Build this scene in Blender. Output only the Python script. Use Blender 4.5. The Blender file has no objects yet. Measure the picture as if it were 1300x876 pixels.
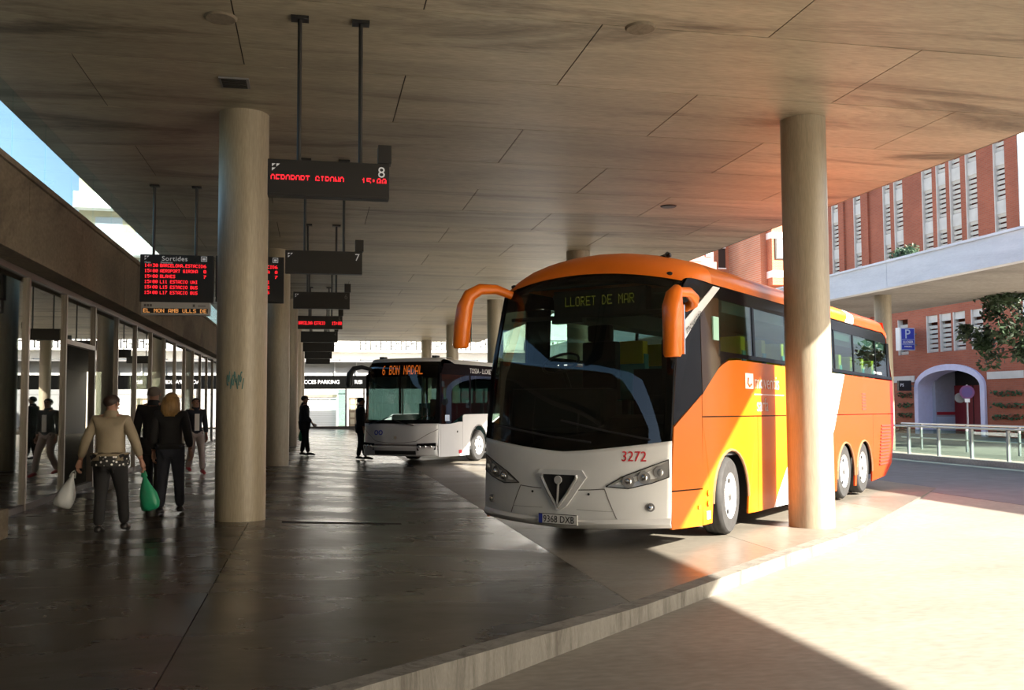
import bpy, bmesh, math, random
from mathutils import Vector, Matrix, Euler
from math import sin, cos, pi, radians, sqrt, atan2
random.seed(7)
SC = bpy.context.scene
COL = SC.collection

# ------------------------------------------------------------------ camera
def make_camera():
    F, CX, CY = 1200.0, 650.0, 444.0
    pitch, roll, yaw = radians(3.3), radians(0.3), radians(11.766)
    f = Vector((sin(yaw)*cos(pitch), cos(yaw)*cos(pitch), sin(pitch)))
    r = Vector((cos(yaw), -sin(yaw), 0)); u = r.cross(f)
    r2 = cos(roll)*r - sin(roll)*u; u2 = sin(roll)*r + cos(roll)*u
    m = Matrix(((r2.x, u2.x, -f.x, 0), (r2.y, u2.y, -f.y, 0), (r2.z, u2.z, -f.z, 1.6), (0, 0, 0, 1)))
    cd = bpy.data.cameras.new('camera'); co = bpy.data.objects.new('camera', cd)
    COL.objects.link(co); co.matrix_world = m
    cd.sensor_width = 36.0; cd.lens = F*36.0/1300.0
    cd.shift_y = (CY-438.0)/1300.0
    cd.clip_end = 500
    SC.camera = co
make_camera()

# ------------------------------------------------------------------ sky, sun, exposure
SUN_AZ = radians(-46)           # direction towards the sun, measured from +X
SUN_EL = radians(31.4)
def make_light():
    w = bpy.data.worlds.new('sky'); SC.world = w; w.use_nodes = True
    nt = w.node_tree; bg = nt.nodes['Background']
    sky = nt.nodes.new('ShaderNodeTexSky'); sky.sky_type = 'NISHITA'; sky.sun_disc = False
    sky.sun_elevation = SUN_EL; sky.sun_rotation = radians(90)-SUN_AZ
    sky.air_density = 1.0; sky.dust_density = 2.5; sky.ozone_density = 1.0
    nt.links.new(sky.outputs[0], bg.inputs[0]); bg.inputs[1].default_value = 0.30
    sd = bpy.data.lights.new('sun', 'SUN'); so = bpy.data.objects.new('sun', sd); COL.objects.link(so)
    d = Vector((cos(SUN_AZ)*cos(SUN_EL), sin(SUN_AZ)*cos(SUN_EL), sin(SUN_EL)))
    so.rotation_euler = d.to_track_quat('Z', 'Y').to_euler(); so.location = d*60
    sd.energy = 19.0; sd.angle = radians(0.6); sd.color = (1.0, 0.93, 0.82)
make_light()
SC.view_settings.view_transform = 'Standard'
SC.view_settings.look = 'None'
SC.view_settings.gamma = 1.0
SC.view_settings.use_curve_mapping = False
SC.view_settings.exposure = 0.45

# ------------------------------------------------------------------ materials
def new_mat(name):
    m = bpy.data.materials.new(name); m.use_nodes = True
    nt = m.node_tree; b = nt.nodes['Principled BSDF']
    return m, nt, b
def mat(name, col, rough=0.5, metal=0.0, vary=0.0, scale=6.0, bump=0.0, spec=0.5, coat=0.0, emit=None, estr=0.0, stretch=None, bscale=None):
    m, nt, b = new_mat(name)
    b.inputs['Base Color'].default_value = (*col, 1); b.inputs['Roughness'].default_value = rough
    b.inputs['Metallic'].default_value = metal; b.inputs['Specular IOR Level'].default_value = spec
    if coat: b.inputs['Coat Weight'].default_value = coat; b.inputs['Coat Roughness'].default_value = 0.05
    if emit: b.inputs['Emission Color'].default_value = (*emit, 1); b.inputs['Emission Strength'].default_value = estr
    if vary or bump:
        tc = nt.nodes.new('ShaderNodeTexCoord'); mp = nt.nodes.new('ShaderNodeMapping')
        if stretch: mp.inputs['Scale'].default_value = stretch
        nt.links.new(tc.outputs['Object'], mp.inputs[0])
        n = nt.nodes.new('ShaderNodeTexNoise'); n.inputs['Scale'].default_value = scale; n.inputs['Detail'].default_value = 6
        nt.links.new(mp.outputs[0], n.inputs['Vector'])
        if vary:
            rp = nt.nodes.new('ShaderNodeValToRGB')
            rp.color_ramp.elements[0].position = 0.3; rp.color_ramp.elements[1].position = 0.7
            rp.color_ramp.elements[0].color = (*[c*(1-vary) for c in col], 1)
            rp.color_ramp.elements[1].color = (*[min(1, c*(1+vary)) for c in col], 1)
            nt.links.new(n.outputs[0], rp.inputs[0]); nt.links.new(rp.outputs[0], b.inputs['Base Color'])
        if bump:
            n2 = n
            if bscale:
                n2 = nt.nodes.new('ShaderNodeTexNoise'); n2.inputs['Scale'].default_value = bscale; n2.inputs['Detail'].default_value = 4
                nt.links.new(mp.outputs[0], n2.inputs['Vector'])
            bp = nt.nodes.new('ShaderNodeBump'); bp.inputs['Strength'].default_value = bump; bp.inputs['Distance'].default_value = 0.02
            nt.links.new(n2.outputs[0], bp.inputs['Height']); nt.links.new(bp.outputs[0], b.inputs['Normal'])
    return m
def glow(name, col, s):
    m, nt, b = new_mat(name); nt.nodes.remove(b)
    e = nt.nodes.new('ShaderNodeEmission'); e.inputs[0].default_value = (*col, 1); e.inputs[1].default_value = s
    nt.links.new(e.outputs[0], nt.nodes['Material Output'].inputs[0]); return m
def glass(name, tint, ior=1.5, rough=0.0, gain=1.0):
    m, nt, b = new_mat(name); nt.nodes.remove(b)
    t = nt.nodes.new('ShaderNodeBsdfTransparent'); t.inputs[0].default_value = (*tint, 1)
    g = nt.nodes.new('ShaderNodeBsdfGlossy'); g.inputs['Roughness'].default_value = rough; g.inputs[0].default_value = (1, 1, 1, 1)
    fr = nt.nodes.new('ShaderNodeFresnel')
    ge = nt.nodes.new('ShaderNodeNewGeometry'); mi = nt.nodes.new('ShaderNodeMapRange')     # same reflectance on both faces of a thin pane
    mi.inputs[3].default_value = ior; mi.inputs[4].default_value = 1.0/ior
    nt.links.new(ge.outputs['Backfacing'], mi.inputs[0]); nt.links.new(mi.outputs[0], fr.inputs[0])
    mu = nt.nodes.new('ShaderNodeMath'); mu.operation = 'MULTIPLY'; mu.use_clamp = True; mu.inputs[1].default_value = gain
    mx = nt.nodes.new('ShaderNodeMixShader')
    nt.links.new(fr.outputs[0], mu.inputs[0]); nt.links.new(mu.outputs[0], mx.inputs[0])
    nt.links.new(t.outputs[0], mx.inputs[1]); nt.links.new(g.outputs[0], mx.inputs[2])
    nt.links.new(mx.outputs[0], nt.nodes['Material Output'].inputs[0]); return m

def concrete(name, col, dark, stretch=(1, 1, 1), scale=1.2, rough=0.85, bump=0.15, stain=0.5, fine=0.12, gen='Object', spec=0.3, rvar=0.0):
    """board-marked concrete: broad cloudy tone, streaks along one axis, sparse dark stains"""
    m, nt, b = new_mat(name); L = nt.links
    tc = nt.nodes.new('ShaderNodeTexCoord')
    geo = nt.nodes.new('ShaderNodeNewGeometry')
    mp = nt.nodes.new('ShaderNodeMapping'); mp.inputs['Scale'].default_value = stretch
    L.new(geo.outputs['Position'] if gen == 'World' else tc.outputs['Object'], mp.inputs[0])
    n1 = nt.nodes.new('ShaderNodeTexNoise'); n1.inputs['Scale'].default_value = scale; n1.inputs['Detail'].default_value = 8; n1.inputs['Roughness'].default_value = 0.62
    n1.inputs['Distortion'].default_value = 0.4
    L.new(mp.outputs[0], n1.inputs['Vector'])
    r1 = nt.nodes.new('ShaderNodeValToRGB'); r1.color_ramp.elements[0].position = 0.34; r1.color_ramp.elements[1].position = 0.66
    r1.color_ramp.elements[0].color = (*[a*0.62+b_*0.38 for a, b_ in zip(col, dark)], 1); r1.color_ramp.elements[1].color = (*col, 1)
    L.new(n1.outputs[0], r1.inputs[0])
    n2 = nt.nodes.new('ShaderNodeTexNoise'); n2.inputs['Scale'].default_value = scale*0.45; n2.inputs['Detail'].default_value = 10; n2.inputs['Roughness'].default_value = 0.7; n2.inputs['Distortion'].default_value = 1.2
    L.new(mp.outputs[0], n2.inputs['Vector'])
    r2 = nt.nodes.new('ShaderNodeValToRGB'); r2.color_ramp.elements[0].position = 0.50; r2.color_ramp.elements[1].position = 0.65
    r2.color_ramp.elements[0].color = (0, 0, 0, 1); r2.color_ramp.elements[1].color = (stain, stain, stain, 1)
    L.new(n2.outputs[0], r2.inputs[0])
    mx = nt.nodes.new('ShaderNodeMixRGB'); L.new(r2.outputs[0], mx.inputs[0]); L.new(r1.outputs[0], mx.inputs[1]); mx.inputs[2].default_value = (*dark, 1)
    n3 = nt.nodes.new('ShaderNodeTexNoise'); n3.inputs['Scale'].default_value = scale*22; n3.inputs['Detail'].default_value = 3
    L.new(mp.outputs[0], n3.inputs['Vector'])
    mu = nt.nodes.new('ShaderNodeMixRGB'); mu.blend_type = 'OVERLAY'; mu.inputs[0].default_value = fine*3
    L.new(mx.outputs[0], mu.inputs[1]); L.new(n3.outputs[0], mu.inputs[2])
    oi = nt.nodes.new('ShaderNodeObjectInfo'); hs = nt.nodes.new('ShaderNodeHueSaturation')
    mr = nt.nodes.new('ShaderNodeMapRange'); mr.inputs[3].default_value = 0.9; mr.inputs[4].default_value = 1.08
    L.new(oi.outputs['Random'], mr.inputs[0]); L.new(mr.outputs[0], hs.inputs['Value']); L.new(mu.outputs[0], hs.inputs['Color'])
    L.new(hs.outputs[0], b.inputs['Base Color'])
    b.inputs['Roughness'].default_value = rough; b.inputs['Specular IOR Level'].default_value = spec
    if rvar:
        m2 = nt.nodes.new('ShaderNodeMapRange'); m2.inputs[1].default_value = 0.3; m2.inputs[2].default_value = 0.7
        m2.inputs[3].default_value = rough-rvar; m2.inputs[4].default_value = rough+rvar
        L.new(n1.outputs[0], m2.inputs[0]); L.new(m2.outputs[0], b.inputs['Roughness'])
    bp = nt.nodes.new('ShaderNodeBump'); bp.inputs['Strength'].default_value = bump; bp.inputs['Distance'].default_value = 0.02
    L.new(n1.outputs[0], bp.inputs['Height']); L.new(bp.outputs[0], b.inputs['Normal'])
    return m

def brick_mat(name, c1, c2, mortar, scale=1.0, axis='YZ'):
    m, nt, b = new_mat(name); L = nt.links
    geo = nt.nodes.new('ShaderNodeNewGeometry'); sp = nt.nodes.new('ShaderNodeSeparateXYZ'); cb = nt.nodes.new('ShaderNodeCombineXYZ')
    L.new(geo.outputs['Position'], sp.inputs[0])
    L.new(sp.outputs['Y' if axis == 'YZ' else 'X'], cb.inputs[0]); L.new(sp.outputs['Z'], cb.inputs[1])
    br = nt.nodes.new('ShaderNodeTexBrick'); br.inputs['Color1'].default_value = (*c1, 1); br.inputs['Color2'].default_value = (*c2, 1); br.inputs['Mortar'].default_value = (*mortar, 1)
    br.inputs['Scale'].default_value = scale; br.inputs['Brick Width'].default_value = 0.3; br.inputs['Row Height'].default_value = 0.085; br.inputs['Mortar Size'].default_value = 0.012
    L.new(cb.outputs[0], br.inputs['Vector'])
    n = nt.nodes.new('ShaderNodeTexNoise'); n.inputs['Scale'].default_value = 0.5; n.inputs['Detail'].default_value = 6; L.new(geo.outputs['Position'], n.inputs['Vector'])
    mu = nt.nodes.new('ShaderNodeMixRGB'); mu.blend_type = 'OVERLAY'; mu.inputs[0].default_value = 0.35
    L.new(br.outputs[0], mu.inputs[1]); L.new(n.outputs[0], mu.inputs[2]); L.new(mu.outputs[0], b.inputs['Base Color'])
    b.inputs['Roughness'].default_value = 0.9
    return m

M = {}
M['ceil'] = concrete('ceiling_concrete', (0.42, 0.37, 0.265), (0.085, 0.07, 0.045), stretch=(0.28, 1.6, 1), scale=1.0, rough=0.5, spec=0.5, bump=0.35, stain=0.85, gen='World')
M['floor'] = concrete('polished_concrete_shaded', (0.056, 0.049, 0.037), (0.03, 0.026, 0.019), stretch=(0.6, 1.3, 1), scale=0.9, rough=0.28, bump=0.06, stain=0.5, gen='World', spec=0.42, rvar=0.1)  # shade of the platform side worked into a darker floor colour
M['bay'] = concrete('bay_concrete_sunlit', (0.19, 0.17, 0.138), (0.115, 0.103, 0.083), stretch=(0.6, 1.3, 1), scale=0.9, rough=0.42, bump=0.06, stain=0.4, gen='World', spec=0.32, rvar=0.1)  # lighter copy of the floor colour for the sunlit bays
M['joint'] = mat('joint_dark', (0.05, 0.045, 0.04), 0.9)
M['road'] = concrete('road_concrete', (0.265, 0.238, 0.197), (0.16, 0.142, 0.115), stretch=(0.5, 1.2, 1), scale=0.7, rough=0.6, bump=0.1, stain=0.35, gen='World')
M['kerb'] = concrete('kerb_concrete', (0.21, 0.198, 0.168), (0.09, 0.08, 0.065), stretch=(9, 9, 1.2), scale=1.2, rough=0.9, bump=0.3, stain=0.8, gen='World')
M['column'] = concrete('column_concrete', (0.36, 0.31, 0.225), (0.17, 0.145, 0.105), stretch=(5, 5, 0.35), scale=0.9, rough=0.42, spec=0.5, bump=0.15, stain=0.4)
M['beam'] = concrete('beam_concrete', (0.24, 0.20, 0.145), (0.07, 0.055, 0.04), stretch=(1, 0.6, 1), scale=1.0, rough=0.9, bump=0.2, stain=0.7, gen='World')
M['pale'] = concrete('pale_concrete', (0.86, 0.86, 0.88), (0.6, 0.6, 0.62), stretch=(1, 0.5, 2.5), scale=0.8, rough=0.85, bump=0.1, stain=0.35, gen='World')
M['soffit'] = concrete('soffit_concrete', (0.36, 0.33, 0.30), (0.2, 0.18, 0.16), stretch=(0.4, 1, 1), scale=0.8, gen='World')
M['brick'] = brick_mat('facade_brick', (0.38, 0.105, 0.055), (0.32, 0.085, 0.045), (0.30, 0.13, 0.085))
M['brick2'] = brick_mat('house_brick', (0.46, 0.15, 0.065), (0.40, 0.13, 0.06), (0.4, 0.25, 0.18), axis='XZ')
M['brickpink'] = mat('pink_render', (0.55, 0.22, 0.18), 0.9, vary=0.1)
M['louvre'] = mat('louvre_concrete', (0.62, 0.60, 0.56), 0.8, vary=0.08, scale=2)
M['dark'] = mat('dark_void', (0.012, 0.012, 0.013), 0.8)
M['black'] = mat('black_housing', (0.014, 0.014, 0.015), 0.45)
M['matblack'] = mat('matt_black', (0.004, 0.004, 0.004), 0.95, spec=0.0)
M['blackgloss'] = mat('black_gloss', (0.005, 0.005, 0.006), 0.12, spec=0.06)
M['darkglosspillar'] = mat('black_gloss_brown_reflection', (0.05, 0.026, 0.012), 0.10, spec=0.2)  # black glass with a brown reflection mixed into its colour
M['rubber'] = mat('tyre_rubber', (0.03, 0.029, 0.028), 0.75, vary=0.25, scale=12, bump=0.2)
M['rim'] = mat('rim_grey', (0.62, 0.62, 0.62), 0.4, metal=0.35, vary=0.12, scale=10)
M['steel'] = mat('brushed_steel', (0.55, 0.54, 0.51), 0.32, metal=0.9)
M['alu'] = mat('aluminium_frame', (0.34, 0.31, 0.28), 0.38, metal=0.8)
M['darkframe'] = mat('dark_frame', (0.035, 0.03, 0.027), 0.4, metal=0.3)
M['whitepaint'] = mat('white_paint', (0.78, 0.79, 0.78), 0.28, coat=0.4, vary=0.03, scale=3)
M['silverpaint'] = mat('pale_bus_paint', (0.66, 0.67, 0.68), 0.28, coat=0.4, vary=0.03, scale=3)
M['orangepaint'] = mat('orange_paint', (0.95, 0.205, 0.008), 0.35, coat=0.2, vary=0.04, scale=2)
M['plasticgrey'] = mat('grey_plastic', (0.45, 0.45, 0.45), 0.5)
M['dullgrey'] = mat('dull_grey', (0.2, 0.2, 0.2), 0.6)
M['chrome'] = mat('chrome', (0.75, 0.75, 0.75), 0.12, metal=1.0)
M['lampin'] = mat('lamp_silver', (0.62, 0.62, 0.60), 0.25, metal=0.6)
M['red'] = mat('red_letter', (0.62, 0.02, 0.03), 0.5)
M['white'] = mat('white_letter', (0.85, 0.85, 0.85), 0.5)
M['greyletter'] = mat('grey_letter', (0.5, 0.5, 0.5), 0.5, emit=(.8, .8, .8), estr=0.18)
M['archtrim'] = mat('brown_trim', (0.22, 0.11, 0.05), 0.6)
M['darkroad'] = mat('far_dark_road', (0.13, 0.13, 0.135), 0.85, vary=0.15, scale=3)
M['inkgrey'] = mat('ink_grey', (0.12, 0.11, 0.11), 0.6)
M['ledred'] = glow('red_led', (1.0, 0.02, 0.03), 1.6)
M['ledorange'] = glow('orange_led', (1.0, 0.17, 0.02), 1.1)
M['ledamber'] = glow('amber_led', (1.0, 0.42, 0.12), 0.75)
M['ledgreen'] = glow('dim_yellow_led', (0.34, 0.33, 0.03), 0.22)
M['shopglass'] = glass('shopfront_glass', (0.55, 0.60, 0.57), ior=1.9, gain=1.35)
M['clearglass'] = glass('clerestory_glass', (0.86, 0.95, 0.95), ior=1.45)
M['busglass'] = glass('coach_glass', (0.58, 0.74, 0.69), ior=1.5)
M['wsglass'] = glass('windscreen_glass', (0.45, 0.52, 0.47), ior=1.5)
M['cityglass'] = glass('city_bus_glass', (0.34, 0.43, 0.41), ior=1.5)
M['railglass'] = glass('balustrade_glass', (0.62, 0.74, 0.72), ior=1.5)
M['houseglass'] = mat('pale_window', (0.42, 0.47, 0.55), 0.1)
M['arch'] = mat('lilac_render', (0.60, 0.60, 0.80), 0.7, vary=0.05)
M['archwall'] = mat('blue_grey_wall', (0.36, 0.40, 0.50), 0.8, vary=0.05)
M['reddoor'] = mat('deep_red_door', (0.20, 0.012, 0.018), 0.5)
M['signblue'] = mat('sign_blue', (0.035, 0.06, 0.42), 0.4)
M['signpale'] = mat('sign_pale_blue', (0.5, 0.6, 0.75), 0.4)
M['cream'] = mat('cream_wall', (0.50, 0.45, 0.33), 0.85, vary=0.04)
M['farwhite'] = mat('white_render', (0.86, 0.86, 0.84), 0.85, vary=0.03)
M['fargrey'] = mat('pale_grey_panel', (0.5, 0.51, 0.5), 0.7)
M['shutter'] = mat('shutter_white', (0.75, 0.8, 0.8), 0.6)
M['wood'] = mat('door_wood', (0.26, 0.20, 0.14), 0.6, vary=0.2)
M['leaf'] = mat('dark_leaf', (0.028, 0.055, 0.022), 0.55, vary=0.5, scale=3)
M['bark'] = mat('bark', (0.10, 0.07, 0.05), 0.9, vary=0.3)
M['plantgreen'] = mat('hedge_green', (0.03, 0.10, 0.03), 0.7, vary=0.4, scale=4)
M['seatteal'] = mat('seat_teal', (0.10, 0.30, 0.30), 0.85, vary=0.1)
M['seatyellow'] = mat('seat_yellow', (0.70, 0.48, 0.03), 0.8)
M['seatdark'] = mat('seat_dark', (0.02, 0.022, 0.025), 0.8)
M['dash'] = mat('dashboard', (0.018, 0.018, 0.02), 0.7)
M['inner'] = mat('bus_interior', (0.10, 0.10, 0.10), 0.8)
M['pinkband'] = mat('red_band', (0.45, 0.03, 0.05), 0.5)

def livery(name):
    """side livery in coach coordinates: orange, white diagonal swoosh, red-orange, red tail"""
    m, nt, b = new_mat(name); L = nt.links
    tc = nt.nodes.new('ShaderNodeTexCoord'); sp = nt.nodes.new('ShaderNodeSeparateXYZ'); L.new(tc.outputs['Object'], sp.inputs[0])
    def math_(op, a, b_):
        n = nt.nodes.new('ShaderNodeMath'); n.operation = op
        for i, v in enumerate((a, b_)):
            if isinstance(v, (int, float)): n.inputs[i].default_value = v
            else: L.new(v, n.inputs[i])
        return n.outputs[0]
    y, z = sp.outputs['Y'], sp.outputs['Z']
    zz = math_('MULTIPLY', math_('MULTIPLY', z, z), 0.10)
    a = math_('SUBTRACT', y, math_('ADD', math_('ADD', math_('MULTIPLY', z, 1.10), 3.42), zz))      # >0 behind first edge
    c = math_('SUBTRACT', y, math_('ADD', math_('MULTIPLY', z, 0.80), 5.84))                        # >0 behind second edge
    d = math_('SUBTRACT', y, 11.18)
    def mixc(fac, c1, c2):
        n = nt.nodes.new('ShaderNodeMixRGB'); L.new(fac, n.inputs[0])
        for i, v in ((1, c1), (2, c2)):
            if isinstance(v, tuple): n.inputs[i].default_value = (*v, 1)
            else: L.new(v, n.inputs[i])
        return n.outputs[0]
    s1 = mixc(math_('GREATER_THAN', a, 0.0), (0.62, 0.145, 0.006), (0.80, 0.80, 0.78))
    s2 = mixc(math_('GREATER_THAN', c, 0.0), s1, (0.54, 0.050, 0.009))
    s3 = mixc(math_('GREATER_THAN', d, 0.0), s2, (0.40, 0.010, 0.015))
    L.new(s3, b.inputs['Base Color'])
    b.inputs['Roughness'].default_value = 0.35; b.inputs['Specular IOR Level'].default_value = 0.2; b.inputs['Coat Weight'].default_value = 0.12; b.inputs['Coat Roughness'].default_value = 0.05
    return m
M['livery'] = livery('coach_livery')

# ------------------------------------------------------------------ mesh helpers
class MB:
    def __init__(s): s.v = []; s.f = []; s.m = []
    def add(s, vs, fs, mi=0):
        o = len(s.v); s.v += [tuple(v) for v in vs]; s.f += [tuple(i+o for i in f) for f in fs]; s.m += [mi]*len(fs); return s
    def box(s, x0, x1, y0, y1, z0, z1, mi=0, rot=None, at=None):
        vs = [(x0, y0, z0), (x1, y0, z0), (x1, y1, z0), (x0, y1, z0), (x0, y0, z1), (x1, y0, z1), (x1, y1, z1), (x0, y1, z1)]
        if rot is not None:
            R = rot.to_matrix() if hasattr(rot, 'to_matrix') else rot
            vs = [R @ Vector(v) for v in vs]
        if at is not None: vs = [Vector(v)+Vector(at) for v in vs]
        return s.add(vs, [(0, 3, 2, 1), (4, 5, 6, 7), (0, 1, 5, 4), (1, 2, 6, 5), (2, 3, 7, 6), (3, 0, 4, 7)], mi)
    def quad(s, a, b, c, d, mi=0): return s.add([a, b, c, d], [(0, 1, 2, 3)], mi)
    def prism(s, pts, vec, mi=0):
        """polygon (3-D points) extruded by vec"""
        n = len(pts); v = Vector(vec); P = [Vector(p) for p in pts]
        return s.add(P+[p+v for p in P], [tuple(range(n))[::-1], tuple(range(n, 2*n))]+[(i, (i+1) % n, n+(i+1) % n, n+i) for i in range(n)], mi)
    def tube(s, path, r, n=8, mi=0, caps=True, flat=1.0):
        P = [Vector(p) for p in path]; rs = r if isinstance(r, (list, tuple)) else [r]*len(P)
        vs = []; up = None
        for i, p in enumerate(P):
            t = (P[min(i+1, len(P)-1)]-P[max(i-1, 0)]).normalized()
            if up is None:
                up = Vector((0, 0, 1)) if abs(t.z) < 0.9 else Vector((1, 0, 0))
            a = t.cross(up).normalized(); b = a.cross(t).normalized(); up = b
            for k in range(n):
                w = 2*pi*k/n; vs.append(p+a*cos(w)*rs[i]+b*sin(w)*rs[i]*flat)
        fs = [(i*n+k, i*n+(k+1) % n, (i+1)*n+(k+1) % n, (i+1)*n+k) for i in range(len(P)-1) for k in range(n)]
        if caps: fs += [tuple(range(n))[::-1], tuple((len(P)-1)*n+k for k in range(n))]
        return s.add(vs, fs, mi)
    def lathe(s, prof, axis='x', n=32, mi=0, c=(0, 0, 0), close=False):
        """prof list of (axial, radius)"""
        vs = []
        for a, r in prof:
            for k in range(n):
                w = 2*pi*k/n
                q = (a, r*cos(w), r*sin(w)) if axis == 'x' else ((r*cos(w), a, r*sin(w)) if axis == 'y' else (r*cos(w), r*sin(w), a))
                vs.append((q[0]+c[0], q[1]+c[1], q[2]+c[2]))
        m = len(prof); rg = range(m if close else m-1)
        return s.add(vs, [(i*n+k, i*n+(k+1) % n, ((i+1) % m)*n+(k+1) % n, ((i+1) % m)*n+k) for i in rg for k in range(n)], mi)
    def disc(s, c, r, nrm, n=20, mi=0, thick=0.01):
        nn = Vector(nrm).normalized(); a = nn.orthogonal().normalized(); b = nn.cross(a)
        pts = [Vector(c)+a*cos(2*pi*k/n)*r+b*sin(2*pi*k/n)*r for k in range(n)]
        return s.prism(pts, nn*thick, mi)
    def grid(s, fn, nu, nv, mi=0):
        vs = [fn(i/nu, j/nv) for j in range(nv+1) for i in range(nu+1)]
        return s.add(vs, [(j*(nu+1)+i, j*(nu+1)+i+1, (j+1)*(nu+1)+i+1, (j+1)*(nu+1)+i) for j in range(nv) for i in range(nu)], mi)
    def ball(s, c, r, n=10, mi=0, sc=(1, 1, 1)):
        vs = [(c[0], c[1], c[2]+r*sc[2])]
        for j in range(1, n):
            for k in range(2*n):
                a = pi*j/n; w = pi*k/n
                vs.append((c[0]+r*sin(a)*cos(w)*sc[0], c[1]+r*sin(a)*sin(w)*sc[1], c[2]+r*cos(a)*sc[2]))
        vs.append((c[0], c[1], c[2]-r*sc[2])); m = 2*n
        fs = [(0, 1+k, 1+(k+1) % m) for k in range(m)]
        fs += [(1+j*m+k, 1+(j+1)*m+k, 1+(j+1)*m+(k+1) % m, 1+j*m+(k+1) % m) for j in range(n-2) for k in range(m)]
        fs += [(len(vs)-1, 1+(n-2)*m+(k+1) % m, 1+(n-2)*m+k) for k in range(m)]
        return s.add(vs, fs, mi)
    def build(s, name, mats, parent=None, smooth=False, bev=0.0, solid=0.0, recalc=True, loc=None):
        me = bpy.data.meshes.new(name); me.from_pydata(s.v, [], s.f)
        mats = mats if isinstance(mats, (list, tuple)) else [mats]
        for m in mats: me.materials.append(M[m] if isinstance(m, str) else m)
        me.polygons.foreach_set('material_index', s.m)
        if recalc or bev:
            bm = bmesh.new(); bm.from_mesh(me)
            if recalc: bmesh.ops.recalc_face_normals(bm, faces=bm.faces[:])
            if bev: bmesh.ops.bevel(bm, geom=bm.edges[:], offset=bev, segments=2, affect='EDGES', profile=0.7)
            bm.to_mesh(me); bm.free()
        if smooth:
            me.polygons.foreach_set('use_smooth', [True]*len(me.polygons))
            if smooth != 'all':
                try: me.set_sharp_from_angle(angle=radians(38))
                except Exception: pass
        me.update()
        o = bpy.data.objects.new(name, me); COL.objects.link(o)
        if parent is not None: o.parent = parent
        if loc is not None: o.location = loc
        if solid:
            md = o.modifiers.new('thickness', 'SOLIDIFY'); md.thickness = solid; md.offset = -1
        return o

def tag(o, label=None, cat=None, group=None, kind=None):
    if label: o['label'] = label
    if cat: o['category'] = cat
    if group: o['group'] = group
    if kind: o['kind'] = kind
    return o
def empty(name, loc=(0, 0, 0), rz=0.0, label=None, cat=None, group=None, kind=None, rot=None):
    o = bpy.data.objects.new(name, None); COL.objects.link(o); o.empty_display_size = 0.2
    o.location = loc; o.rotation_euler = rot if rot else (0, 0, rz)
    return tag(o, label, cat, group, kind)
def kids(o): return [c for c in bpy.data.objects if c.parent == o]
def copy_tree(o, parent=None):
    c = o.copy(); COL.objects.link(c); c.parent = parent
    for ch in kids(o): copy_tree(ch, c)
    return c
def inst(me_obj, name, parent, loc, rot=(0, 0, 0), scale=None):
    c = bpy.data.objects.new(name, me_obj.data); COL.objects.link(c); c.parent = parent; c.location = loc; c.rotation_euler = rot
    if scale: c.scale = scale
    return c

def text_mb(txt, size, depth=0.004, align='LEFT', space=1.0):
    """letters lying in local XZ, facing -Y, baseline at z=0"""
    cu = bpy.data.curves.new('t', 'FONT'); cu.body = txt; cu.size = size; cu.extrude = depth/2; cu.align_x = align; cu.space_character = space
    cu.resolution_u = 3
    ob = bpy.data.objects.new('t', cu); COL.objects.link(ob)
    dg = bpy.context.evaluated_depsgraph_get(); dg.update()
    me = bpy.data.meshes.new_from_object(ob.evaluated_get(dg))
    mb = MB(); mb.add([(v.co.x, v.co.z-depth/2, v.co.y) for v in me.vertices], [tuple(p.vertices) for p in me.polygons])
    bpy.data.objects.remove(ob); bpy.data.curves.remove(cu); bpy.data.meshes.remove(me)
    return mb
def xform(mb, Mx):
    mb.v = [tuple(Mx @ Vector(v)) for v in mb.v]; return mb

FONT = {' ': '0000000000', '-': '0808080808', '.': '0060600000', ':': '0036360000', '0': '3E5149453E', '1': '00427F4000', '2': '4261514946', '3': '2141454B31', '4': '1814127F10', '5': '2745454539', '6': '3C4A494930', '7': '0171090503', '8': '3649494936', '9': '064949291E',
        'A': '7E1111117E', 'B': '7F49494936', 'C': '3E41414122', 'D': '7F4141221C', 'E': '7F49494941', 'F': '7F09090901', 'G': '3E4149497A', 'H': '7F0808087F', 'I': '00417F4100', 'L': '7F40404040', 'M': '7F020C027F', 'N': '7F0408107F', 'O': '3E4141413E', 'P': '7F09090906', 'R': '7F09192946', 'S': '4649494931', 'T': '01017F0101', 'U': '3F4040403F', 'V': '1F2040201F', 'Z': '6151494543', 'Y': '0304780403'}
def led_mb(txt, h, w=None, rows=range(7), fill=0.92, y=0.0):
    """dot-matrix text: local XZ facing -Y, left end at x=0, bottom at z=0, height h; squeezed to width w"""
    mb = MB(); p = h/7.0; n = len(txt)*6-1; px = (w/n) if w else p
    for i, ch in enumerate(txt):
        cols = [int(FONT[ch][2*k:2*k+2], 16) for k in range(5)]
        for k in range(5):
            for r in rows:
                if cols[k] >> r & 1:
                    x0 = (i*6+k)*px; z0 = (6-r)*p
                    mb.quad((x0, y, z0), (x0+px*fill, y, z0), (x0+px*fill, y, z0+p*fill), (x0, y, z0+p*fill))
    return mb

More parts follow.
